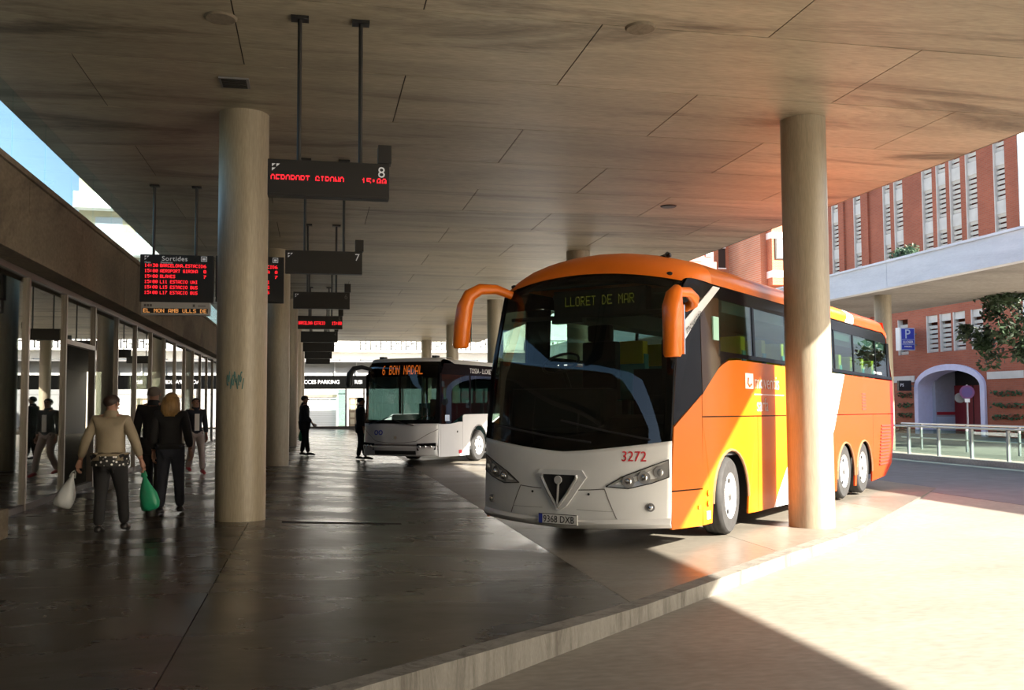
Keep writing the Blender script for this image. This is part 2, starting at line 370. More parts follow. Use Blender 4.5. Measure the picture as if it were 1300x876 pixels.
# ================================================================== THE SETTING
def fz(x):
    if x <= -0.8: return 0.15
    if x <= 2.5: return 0.15*(2.5-x)/3.3
    if x <= 4.9: return 0.0
    return -0.13*(x-4.9)/7.6
KA, KB, KC = (-4.3, 1.14), (6.7, 10.90), (12.5, 17.28)     # the stepped edge of the platform
def clip(poly, p, q, inset=0.0):
    """keep the part of a polygon to the left of p->q"""
    n = Vector((-(q[1]-p[1]), q[0]-p[0])).normalized()
    d = lambda a: (a[0]-p[0])*n.x+(a[1]-p[1])*n.y-inset
    out = []
    for i in range(len(poly)):
        a, b = poly[i], poly[(i+1) % len(poly)]; da, db = d(a), d(b)
        if da >= 0: out.append(a)
        if da*db < 0: t = da/(da-db); out.append((a[0]+t*(b[0]-a[0]), a[1]+t*(b[1]-a[1])))
    return out
def make_ground():
    mb = MB(); mb.box(-60, 17.8, -30, 95, -0.6, -0.13)
    road = tag(mb.build('floor_road', 'road'), kind='structure')
    fl = MB(); fl.box(-60, 0, 62.0, 62.3, -0.149, 0.15); 
    base = MB()
    xs = [-4.3, -0.8, 2.5, 4.9, 8.7, 12.5]; ys = [1.0+3.65*k for k in range(18)]; ys[-1] = 62.0
    slabs = []
    for i in range(5):
        for j in range(17):
            pl = [(xs[i], ys[j]), (xs[i+1], ys[j]), (xs[i+1], ys[j+1]), (xs[i], ys[j+1])]
            pl = clip(clip(pl, KA, KB), KB, KC)
            if len(pl) < 3: continue
            base.prism([(x, y, fz(x)-0.012) for x, y in clip(clip(pl, KA, KB, 0.05), KB, KC, 0.05)], (0, 0, -0.2)) if len(clip(clip(pl, KA, KB, 0.05), KB, KC, 0.05)) > 2 else None
            g = 0.004
            cx = sum(p[0] for p in pl)/len(pl); cy = sum(p[1] for p in pl)/len(pl)
            ip = clip(clip([(xs[i]+g, ys[j]+g), (xs[i+1]-g, ys[j]+g), (xs[i+1]-g, ys[j+1]-g), (xs[i]+g, ys[j+1]-g)], KA, KB, 0.16), KB, KC, 0.002)
            if len(ip) >= 3: slabs.append((i, ip))
    floor = tag(base.build('floor', 'joint'), kind='structure')
    for i, ip in slabs:
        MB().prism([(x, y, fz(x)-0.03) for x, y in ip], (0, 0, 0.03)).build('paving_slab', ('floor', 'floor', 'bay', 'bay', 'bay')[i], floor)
    # rough kerb along the platform edge
    k = MB(); 
    for p, q in ((KA, KB),):
        n = 24
        d = Vector((q[0]-p[0], q[1]-p[1])); nn = Vector((-d.y, d.x)).normalized()*0.157
        for s in range(n):
            a = Vector(p)+d*(s/n); b = Vector(p)+d*((s+1)/n)
            e0 = nn*(0 if (s or p == KA) else 1.0)*0
            za, zb = fz(a.x), fz(b.x)
            k.add([(a.x, a.y, -0.3), (b.x, b.y, -0.3), (b.x, b.y, zb), (a.x, a.y, za), (a.x+nn.x, a.y+nn.y, -0.3), (b.x+nn.x, b.y+nn.y, -0.3), (b.x+nn.x, b.y+nn.y, fz(b.x+nn.x)), (a.x+nn.x, a.y+nn.y, fz(a.x+nn.x))],
                  [(0, 1, 2, 3), (3, 2, 6, 7)])
        dn = d.normalized(); w = Vector(KC)-Vector(KB); c0 = Vector(KB)+nn
        tt = ((KB[0]-c0.x)*w.y-(KB[1]-c0.y)*w.x)/(dn.x*w.y-dn.y*w.x); c1 = c0+dn*tt
        k.add([(KB[0], KB[1], fz(KB[0])), (c1.x, c1.y, fz(c1.x)), (c0.x, c0.y, fz(c0.x))], [(0, 1, 2)])
    tag(k.build('trim_1', 'kerb'), 'rough scraped concrete kerb along the platform edge', kind='structure')
    e = MB(); e.add([(KB[0], KB[1], -0.3), (KC[0], KC[1], -0.3), (KC[0], KC[1], fz(KC[0])), (KB[0], KB[1], fz(KB[0]))], [(0, 1, 2, 3)])
    e.build('slab_edge', 'bay', floor)
    g = MB().box(-60, 17.8, 62.3, 95, -0.15, 0.1).box(-60, -12, -30, 62.3, -0.15, 0.1)
    tag(g.build('floor_street', 'road'), kind='structure')
    MB().box(11.6, 17.8, -30, 95, -0.14, -0.126).build('dark_lane', 'darkroad', road)  # thin sheet, darker than the rest of the road
    far = MB().box(17.8, 120, -30, 160, -0.6, 0.0)
    tag(far.build('floor_pavement', 'road'), kind='structure')
    kb = MB(); kb.box(17.62, 17.8, -20, 60, -0.2, 0.03)
    tag(kb.build('trim_2', 'soffit', bev=0.015), 'grey kerb below the glass balustrade', kind='structure')
make_ground()

ROOF_Z = 5.4
def make_roof():
    r = MB().box(-3.86, 9.75, -18, 57.0, ROOF_Z+0.010, ROOF_Z+0.55)
    roof = tag(r.build('ceiling', 'joint'), kind='structure')
    W, Lx, g = 1.85, 3.6, 0.007
    y = 8.9-W*5; k = 0
    meshes = {}
    while y < 57:
        off = -2.6 if k % 2 == 0 else -0.8
        xs = [-3.86]+[x for x in [off+Lx*i for i in range(-1, 5)] if -3.3 < x < 9.4]+[9.75]
        y1 = min(y+W, 57.0)
        for a, b in zip(xs, xs[1:]):
            key = (round(b-a, 3), round(y1-y, 3))
            lx, ly = b-a-2*g, y1-y-2*g
            if key not in meshes:
                o = MB().box(0, lx, 0, ly, 0, 0.06).build('ceiling_panel', 'ceil', roof); meshes[key] = o
                o.location = (a+g, y+g, ROOF_Z)
            else: inst(meshes[key], 'ceiling_panel', roof, (a+g, y+g, ROOF_Z))
        y = y1; k += 1
    # rear part behind the viewpoint
    MB().box(-3.86, 9.75, -18, 8.9-W*5-g, ROOF_Z, ROOF_Z+0.03).build('ceiling_panel', 'ceil', roof)
    e = MB().box(9.75, 9.78, -18, 57, ROOF_Z, ROOF_Z+0.55)
    e.build('fascia', 'beam', roof)
make_roof()

def make_columns():
    def col(x, y, r, z0):
        m = MB().lathe([(z0-0.05, r), (ROOF_Z+0.01, r)], 'z', 48)
        m.v = [(a-x*0, b, c) for a, b, c in m.v]
        o = m.build('column', 'column', smooth=True, recalc=True, loc=(x, y, 0)); tag(o, kind='structure'); return o
    for i, y in enumerate((12.65, 23.7, 34.75, 45.8, 56.0)):
        c = col(-0.93, y, 0.315, 0.15)
        if i == 0:
            # green scrawl on the first column
            g = MB()
            for k in range(9):
                a0 = radians(-118+k*4.4); z0 = 1.92+0.05*sin(k*2.1)
                pts = [(cos(a0+0.03*cos(t))*0.317, sin(a0+0.03*cos(t))*0.317, z0+0.07*sin(t*1.0+k)) for t in [j*0.7 for j in range(9)]]
                g.tube(pts, 0.006, 5)
            g.build('graffiti_scrawl', mat('graffiti_green', (0.06, 0.16, 0.15), 0.7), c)
    for y in (11.50, 22.65, 33.8, 44.85, 55.6):
        x = 6.42
        col(x, y, 0.295, fz(x))
make_columns()

def make_left_wall():
    b = MB(); n = 12
    for k in range(n):                                # pour joints every few metres
        y0 = -18+6.2*k; b.box(-4.25, -3.6, y0, y0+6.19, 3.5, 4.56)
    wl = tag(b.build('wall_left', 'beam', bev=0.012), kind='structure')
    b2 = MB(); b2.box(-4.3, -3.56, -18, 56.2, 4.50, 4.575)
    b2.build('coping', 'beam', wl)
    # clerestory glazing
    w = tag(empty('window_1', (-3.58, 0, 0)), kind='structure')
    pitch = 1.41; y = 12.16-pitch*6; first = None
    while y < 56:
        if first is None: first = MB().box(-0.006, 0.006, 0.006, pitch-0.006, 4.575, ROOF_Z).build('pane', 'clearglass', w, loc=(0, y, 0))
        else: inst(first, 'pane', w, (0, y, 0))
        y += pitch
    # shopfront: posts, panes, head rail, sill
    s = tag(empty('window_2', (-4.0, 0, 0)), kind='structure')
    MB().box(-0.05, 0.05, 4, 56, 3.42, 3.52).build('head_rail', 'alu', s)
    MB().box(-0.06, 0.04, 4, 56, 0.14, 0.24).build('sill_rail', 'darkframe', s)
    ys = [4.15+2.05*k for k in range(26)]
    post = pane = None
    for i, y in enumerate(ys):
        wide = i % 4 == 1
        if post is None: post = MB().box(-0.06, 0.05, -0.035, 0.035, 0.15, 3.46).build('mullion', 'alu', s, loc=(0, y, 0)); 
        else: inst(post, 'mullion', s, (0, y, 0))
        if i == 6:      # doorway 16.45..18.5
            d = tag(empty('door_1', (-4.0, 0, 0)), kind='structure')
            MB().box(-0.05, 0.05, y+0.04, y+2.0, 2.62, 2.70).build('transom', 'alu', d)
            MB().box(-0.006, 0.006, y+0.04, y+2.0, 2.70, 3.42).build('top_pane', 'shopglass', d)
            lf = MB(); lf.box(-1.0, -0.95, y+0.06, y+0.16, 0.16, 2.6).box(-1.0, -0.95, y+0.9, y+1.0, 0.16, 2.6)
            lf.build('door_leaf', 'darkframe', d)
            MB().tube([(-0.93, y+0.5, 0.9), (-0.93, y+0.5, 1.9)], 0.018).build('door_handle', 'steel', d)
            continue
        if y > 54: continue
        if pane is None: pane = MB().box(-0.006, 0.006, 0.035, 2.015, 0.24, 3.42).build('pane', 'shopglass', s, loc=(0, y, 0))
        else: inst(pane, 'pane', s, (0, y, 0))
    bw = MB().box(-13, 3.6, -6.4, -6.0, -0.14, 5.4)
    tag(bw.build('wall_light_blocker', 'beam'), kind='structure')  # added out of view to hold light off the left side
    # inside the hall: floor, far wall, ceiling and a few piers
    h = MB(); h.box(-13, -4.06, 2, 57, 0.0, 0.15).box(-13, -12.6, 2, 57, 0.15, 4.4).box(-13, -4.25, 2, 57, 3.55, 3.7).box(-13, -4.06, 1.8, 2, 0.15, 3.6)
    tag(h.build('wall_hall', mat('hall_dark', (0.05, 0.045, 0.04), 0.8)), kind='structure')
    p = MB()
    for y in (14.1, 22.9, 31.6, 40.0): p.box(-4.75, -4.25, y, y+0.6, 0.15, 3.55)
    tag(p.build('wall_piers', 'darkframe'), kind='structure')
    pl = MB().box(-3.98, -3.35, 2.0, 11.6, 0.1, 0.47)
    tag(pl.build('trim_3', 'beam', bev=0.02), 'low concrete plinth before the shopfront', kind='structure')
make_left_wall()

# ------------------------------------------------------------------ right side: overpass, facade, house
def make_right():
    o = MB()
    P = lambda z0, z1, x0, x1: o.box(x0, x1, -12, 75, z0, z1)
    P(5.25, 5.6, 18.05, 23.3)
    ov = tag(o.build('overpass_deck', 'soffit'), 'wide concrete overpass deck seen from below', 'overpass', kind='structure')
    f = MB()
    for k in range(9): f.box(17.75, 18.05, -12+9.7*k, -12+9.7*(k+1)-0.015, 5.22, 6.03)
    f.build('parapet', 'pale', ov)
    MB().box(17.70, 18.10, -12, 75, 6.03, 6.10).build('parapet_coping', 'pale', ov)
    c = MB().lathe([(-0.2, 0.28), (5.26, 0.28)], 'z', 32)
    tag(c.build('column', 'column', smooth=True, loc=(19.0, 28.95, 0)), kind='structure')
    # long brick facade with concrete louvre strips
    X = 30.0
    # openings: (y0, y1, z0, z1)
    bz = tag(empty('brick_building', (X, 42, 0)), 'long red brick facade with vertical strips of concrete louvres', 'building')
    w = MB()
    def wall_band(z0, z1, holes):
        y = 35.45
        for a, b in sorted(holes):
            if a-42 > y-42: w.box(0, 0.6, y-42, a-42, z0, z1)
            y = b
        w.box(0, 0.6, y-42, 51.2-42, z0, z1)
    wall_band(7.4, 14.2, UP); w.box(0, 0.6, 35.45-42, 51.2-42, 5.9, 7.4); wall_band(4.05, 5.9, LO)
    w.box(0, 0.6, 35.45-42, 37.86-42, -0.1, 4.05).box(0, 0.6, 43.03-42, 51.2-42, -0.1, 4.05)
    # arch opening 37.86..43.03, spring 2.33, crown 3.43
    yc, hw = (37.86+43.03)/2-42, (43.03-37.86)/2
    n = 18
    arc = lambda t, k=0.0: (yc-(hw-k)*cos(t), 2.33+(1.10-k)*sin(t))
    for i in range(n):
        a, b = arc(pi*i/n), arc(pi*(i+1)/n)
        w.prism([(0, a[0], a[1]), (0, b[0], b[1]), (0, b[0], 4.05), (0, a[0], 4.05)], (0.6, 0, 0))
    w.box(0.6, 9.0, 35.45-42, 51.2-42, 13.6, 14.0)
    w.box(0.6, 9.0, 35.45-42, 36.0-42, -0.1, 14.2)
    w.build('wall', 'brick', bz)
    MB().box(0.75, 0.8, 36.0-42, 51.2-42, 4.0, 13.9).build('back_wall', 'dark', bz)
    MB().box(-0.05, 0.02, 36.9-42-1.4, 37.75-42, 2.62, 2.95).box(-0.05, 0.02, 43.1-42, 51.2-42, 2.62, 2.95).build('stone_band', 'louvre', bz)
    # slats
    slat = None
    def strip(y0, y1, z0, z1, blanks):
        nonlocal slat
        fr = MB().box(-0.02, 0.25, y1-42-0.05, y1-42, z0, z1).build('louvre_frame', 'louvre', bz)
        z = z0+0.10
        while z < z1-0.15:
            bl = [q for q in blanks if q[0] <= z < q[1]]
            if bl:
                MB().box(0.06, 0.14, y0-42, y1-42-0.05, bl[0][0], bl[0][1]).build('blank_panel', 'louvre', fr)
                z = bl[0][1]+0.12; continue
            if slat is None:
                slat = MB().box(-0.078, 0.078, 0, 1.0, -0.02, 0.02, rot=Euler((0, radians(70), 0))).build('louvre_slat', 'louvre', fr)
                slat.location = (0.14, y0-42, z); slat.scale = (1, y1-y0-0.05, 1)
            else: inst(slat, 'louvre_slat', fr, (0.14, y0-42, z), scale=(1, y1-y0-0.05, 1))
            z += 0.235
    for i, (a, b) in enumerate(UP):
        strip(a, b, 7.5, 14.1, [(10.02, 10.62), (12.22, 12.84)])
    for a, b in LO: strip(a, b, 4.05, 5.9, [(5.55, 5.9)] if a < 43 else [])
    for y0 in (49.2, 46.75): MB().box(-0.10, 0.0, y0-42, y0-41.5, 5.9, 14.2).build('brick_pier', 'brick', bz)
    # arch surround
    a_ = MB(); th = 0.30
    for i in range(n):
        p, q, r_, s_ = arc(pi*i/n), arc(pi*(i+1)/n), arc(pi*(i+1)/n, th), arc(pi*i/n, th)
        a_.prism([(-0.12, *p), (-0.12, *q), (-0.12, *r_), (-0.12, *s_)], (0.9, 0, 0))
    a_.box(-0.12, 0.78, yc-hw, yc-hw+th, -0.1, 2.34).box(-0.12, 0.78, yc+hw-th, yc+hw, -0.1, 2.34)
    a_.build('arch_surround', 'arch', bz)
    MB().box(0.7, 1.9, yc+hw-th-0.25, yc+hw-th, -0.1, 3.4).build('passage_wall', 'archwall', bz)
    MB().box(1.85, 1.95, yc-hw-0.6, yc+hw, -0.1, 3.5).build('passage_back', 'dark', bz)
    MB().box(0.75, 1.84, yc+hw-th-0.27, yc+hw-th-0.25, 0.95, 1.10).build('passage_stripe', 'pinkband', bz)
    MB().box(0.75, 1.84, yc+hw-th-0.27, yc+hw-th-0.25, -0.1, 0.86).build('passage_dado', 'signpale', bz)
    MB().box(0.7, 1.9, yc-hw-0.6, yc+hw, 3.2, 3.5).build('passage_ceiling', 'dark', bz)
    d = MB().box(1.78, 1.85, yc-hw-0.5, yc+hw-th-0.26, -0.1, 2.42).build('door', 'reddoor', bz)
    MB().box(1.76, 1.78, yc+0.60, yc+0.64, -0.1, 2.42).build('door_joint', 'dark', d)
    MB().box(0.02, 0.55, 35.38-42, 35.45-42, -0.1, 14.2).box(0.55, 9, 35.38-42, 35.45-42, -0.1, 14.2).build('end_wall', 'farwhite', bz)
    g = MB()
    for y0, y1 in ((35.5-42, 37.5-42), (43.3-42, 44.6-42)):
        for k in range(4):
            z = 0.28+k*0.52
            for j in range(int((y1-y0)/0.11)):
                for q in range(5):
                    c = Vector((-0.08+random.uniform(-.07, .05), y0+0.11*j+random.uniform(0, .1), z+random.uniform(0, .24)))
                    a = Vector((random.uniform(-1, 1), random.uniform(-1, 1), random.uniform(-1, 1))).normalized()*0.07; b = a.orthogonal().normalized()*0.05
                    g.add([c-a, c+b, c+a, c-b], [(0, 1, 2, 3)])
    tag(g.build('green_planting', 'plantgreen', bz, recalc=False), kind='stuff')
    # left return of the facade further off stays brick
    # parapet-height neighbour at the right end
    gb = tag(empty('grey_annex', (34, 33, 0)), 'low grey block beyond the end of the brick facade', 'building')
    MB().box(0, 10, -14, 2.2, 0, 9.7).build('wall', 'pale', gb); MB().box(-0.1, 10, -14.1, 2.3, 9.7, 9.9).build('roof_edge', 'soffit', gb)
UP = [(49.92, 50.60), (47.59, 48.27), (44.81, 45.43), (43.70, 44.44), (41.29, 42.07), (40.25, 40.95), (39.18, 39.95), (38.04, 38.79), (36.22, 36.92)]
LO = [(43.56, 44.40), (41.17, 42.02), (40.17, 40.99), (39.16, 40.00), (37.93, 38.72)]
make_right()

def make_house():
    # sunlit brick house far off: corner at (35.1, 70)
    h = tag(empty('brick_house', (35.1, 70, 0)), 'orange brick apartment house with a white bay window behind the coach', 'building')
    wl = MB(); wl.box(0, 9, 0, 9, 0, 19)
    wl.build('wall', 'brick2', h)
    # receding front-left face: lower wing further back
    w2 = MB().box(-0.02, 2, 0.6, 16, 0, 16.2)
    MB().box(-2.8, 0.0, 6.0, 18, 0, 16.4).build('side_wing', 'brick2', h)
    bay = MB().box(0.55, 3.6, -0.9, 0, 11.0, 17.6); bay.build('bay', 'brick2', h)
    for a_, b_, c_ in ((14.75, 15.25, .95), (11.6, 12.15, .95), (16.3, 16.55, 1.0)): MB().box(0.5, 3.7, -c_, 0, a_, b_).build('bay_band', 'farwhite', h)
    f = MB().box(0.8, 3.3, -0.98, -0.85, 13.05, 14.75).build('window_frame', 'darkframe', h)
    MB().box(0.93, 2.05, -1.0, -0.96, 13.15, 14.65).box(2.12, 3.2, -1.0, -0.96, 13.15, 14.65).build('pane', 'houseglass', f)
    for x in (-2.0, -0.95):
        f = MB().box(x, x+0.62, 5.93, 6.02, 13.3, 15.0).build('window', 'darkframe', h)
        MB().box(x-0.03, x+0.65, 5.88, 6.0, 15.0, 15.7).build('blind', 'farwhite', f)
        MB().box(x-0.05, x+0.68, 5.88, 6.0, 13.2, 13.3).build('sill', 'farwhite', f)
    p = tag(empty('pink_house', (26.5, 66, 0)), 'low pink house with a roof terrace left of the orange brick house', 'building')
    MB().box(0, 3.0, 0, 3, 0, 12.2).build('wall', 'brickpink', p)
    MB().box(1.9, 3.0, 0.5, 3, 12.2, 14.6).build('stair_head', 'brickpink', p)
    MB().box(1.7, 1.83, 0.2, 0.4, 12.2, 14.6).box(0.9, 1.9, 0.2, 0.3, 14.4, 14.55).build('pergola', 'dullgrey', p)
    MB().box(2.35, 2.8, 0.40, 0.52, 12.7, 13.6).build('window', 'farwhite', p)
    MB().box(-0.05, 1.8, -0.05, 0.1, 12.2, 12.6).build('terrace_wall', 'brickpink', p)
make_house()

def make_balustrade():
    X = 17.85
    t = tag(empty('glass_balustrade', (X, 0, 0)), 'steel balustrade with glass panels and bright top rail along the far kerb', 'railing')
    MB().tube([(0, 7, 0.87), (0, 27.6, 0.87)], 0.035, 10).build('top_rail', 'steel', t, smooth=True)
    ys = [27.45-1.42*k for k in range(14)]
    po = pa = None
    for i, y in enumerate(ys):
        if po is None: po = MB().box(-0.045, 0.045, -0.03, 0.03, 0.0, 0.85).build('post', 'dullgrey', t, loc=(0, y, 0), bev=0.006)
        else: inst(po, 'post', t, (0, y, 0))
        if i < len(ys)-1:
            if pa is None: pa = MB().box(-0.006, 0.006, -1.37, -0.05, 0.06, 0.78).build('glass_panel', 'railglass', t, loc=(0, y, 0))
            else: inst(pa, 'glass_panel', t, (0, y, 0))
    t2 = tag(empty('ramp_railing', (20.3, 0, 0)), 'second steel handrail with two bars behind the glass balustrade', 'railing')
    MB().tube([(0, 7, 0.86), (0, 30, 0.86)], 0.03, 8).build('top_rail', 'steel', t2, smooth=True)
    MB().tube([(0, 7, 0.38), (0, 30, 0.38)], 0.025, 8).build('middle_rail', 'steel', t2, smooth=True)
    for k in range(10): MB().box(-0.03, 0.03, -0.03, 0.03, 0, 0.85).build('post', 'dullgrey', t2, loc=(0, 8.2+2.3*k, 0))
make_balustrade()

def make_right_signs():
    # blue parking box sign: faces the camera side
    p = tag(empty('parking_sign', (29.42, 42.75, 4.78), 0.0), 'blue illuminated box sign with a white letter P on the brick building', 'sign')
    MB().box(-0.40, 0.40, 0, 0.30, -0.55, 0.58).build('box', 'signpale', p, bev=0.01)
    MB().box(-0.36, 0.36, -0.012, 0.0, -0.51, 0.54).build('face', 'signblue', p)
    MB().box(-0.46, -0.40, 0.0, 0.34, -0.56, 0.60).build('side_light', 'farwhite', p)
    MB().box(-0.34, 0.34, -0.016, -0.011, -0.26, -0.235).box(-0.34, 0.34, -0.016, -0.011, -0.02, 0.0).build('divider', 'signpale', p)
    mb = text_mb('P', 0.66, 0.02); xform(mb, Matrix.Translation((-0.20, -0.02, 0.05))); mb.build('letter', 'signpale', p)
    mb = text_mb('LLOSER', 0.17, 0.02); xform(mb, Matrix.Translation((-0.29, -0.02, -0.19))); mb.build('lettering', 'white', p)
    mb = text_mb('PARKING', 0.10, 0.02); xform(mb, Matrix.Translation((-0.22, -0.02, -0.40))); mb.build('lettering', 'white', p)
    MB().box(0.40, 0.575, 0.1, 0.2, -0.3, -0.24).box(0.40, 0.575, 0.1, 0.2, 0.24, 0.3).build('bracket', 'dullgrey', p)
    k = tag(empty('black_sign', (29.5, 43.2, 2.42), 0.0), 'small black shop sign with white letters beside the arch', 'sign')
    MB().box(-0.36, 0.36, 0, 0.15, -0.24, 0.28).build('board', 'black', k, bev=0.01)
    mb = text_mb('PS', 0.22, 0.02); xform(mb, Matrix.Translation((-0.30, -0.015, -0.02))); mb.build('lettering', 'white', k)
    MB().box(0.36, 0.495, 0.04, 0.1, -0.03, 0.03).build('bracket', 'dullgrey', k)
    # signs standing in the arched passage
    r = tag(empty('round_sign', (27.9, 36.45, 0.0), -0.6), 'round traffic sign on a pale post in front of the red door', 'sign')
    MB().tube([(0, 0, 0), (0, 0, 2.35)], 0.035, 8).build('post', 'plasticgrey', r)
    MB().disc((0, -0.05, 2.02), 0.30, (0, -1, 0), 24, thick=0.02).build('disc', mat('sign_purple', (0.16, 0.05, 0.16), 0.5), r)
    MB().disc((-0.28, 0.1, 1.78), 0.22, (0, -1, 0), 20, thick=0.02).build('grey_disc', 'dullgrey', r)
    MB().disc((0, -0.075, 2.02), 0.22, (0, -1, 0), 24, thick=0.005).build('disc_face', mat('sign_dusk', (0.10, 0.06, 0.20), 0.5), r)
    MB().box(-0.1, 0.1, -0.08, -0.05, 1.58, 1.74).build('small_plate', 'farwhite', r)
    h = tag(empty('hexagon_sign', (31.35, 39.95, 2.20)), 'red hexagonal plate on the dark red door under the arch', 'sign')
    MB().disc((0.35, 0, 0), 0.27, (-1, 0, 0), 6, thick=0.03).build('plate', mat('sign_red', (0.45, 0.03, 0.09), 0.5), h)
    n = tag(empty('white_notice', (31.71, 40.22, 1.62)), 'small white notice with a dark square on the red door', 'notice')
    MB().box(0.0, 0.06, -0.16, 0.16, -0.22, 0.22).build('sheet', 'farwhite', n); MB().box(-0.01, 0.0, -0.08, 0.08, -0.08, 0.14).build('emblem', 'dullgrey', n)
make_right_signs()

def leaf_cloud(center_list, n, size):
    mb = MB()
    for _ in range(n):
        c, r = random.choice(center_list)
        d = Vector((random.gauss(0, 1), random.gauss(0, 1), random.gauss(0, 1))).normalized()*r*(random.random()**0.45)
        p = Vector(c)+d
        a = Vector((random.uniform(-1, 1), random.uniform(-1, 1), random.uniform(-.7, .7))).normalized()
        b = a.orthogonal().normalized(); b.rotate(Matrix.Rotation(random.uniform(0, 6.28), 3, a))
        s = size*random.uniform(.6, 1.3)
        mb.add([p-a*s, p-a*0.1*s+b*s*0.42, p+a*s, p-a*0.1*s-b*s*0.42], [(0, 1, 2, 3)])
    return mb
def make_tree():
    t = tag(empty('dark_tree', (24.9, 27.6, 0)), 'dark evergreen tree with drooping branches before the brick facade', 'tree')
    cs = []
    for k in range(46):
        a = random.uniform(0, 6.28); rr = random.uniform(0.2, 2.3)
        z = 4.9+random.uniform(-1.3, 1.9)-rr*0.25
        cs.append(((rr*cos(a), rr*sin(a), z), random.uniform(.35, .6)))
    cs += [((-1.6, 1.9, 3.75), .4), ((-1.9, 2.4, 4.1), .35), ((-1.2, 2.3, 4.0), .4), ((-0.6, 1.2, 3.4), .45), ((-1.0, 0.6, 3.3), .4)]
    tag(leaf_cloud(cs, 7500, 0.13).build('foliage', 'leaf', t, recalc=False), kind='stuff')
    tr = MB().tube([(0.6, -0.6, -0.05), (0.5, -0.5, 1.5), (0.3, -0.3, 3.0), (0.1, 0, 4.8)], [0.2, 0.16, 0.14, 0.08], 10)
    for k in range(14):
        c = cs[k*3][0]; tr.tube([(0.35, -0.35, 2.8), (c[0]*.5, c[1]*.5, (c[2]+3)/2+.4), c], [0.07, 0.045, 0.02], 6)
    tr.build('trunk', 'bark', t, smooth=True)
    s = tag(empty('parapet_shrub', (18.05, 26.55, 6.1)), 'small green shrub growing on the overpass parapet', 'shrub')
    cs = [((random.uniform(-.1, .3), random.uniform(-.8, .75), random.uniform(.05, .28)), .2) for _ in range(14)]
    tag(leaf_cloud(cs, 900, 0.06).build('foliage', mat('grey_green_leaf', (0.05, 0.10, 0.05), 0.6, vary=0.4), s, recalc=False), kind='stuff')
    MB().tube([(0, 0, -0.02), (0.05, 0, 0.25)], 0.03, 6).build('stem', 'bark', s)
make_tree()

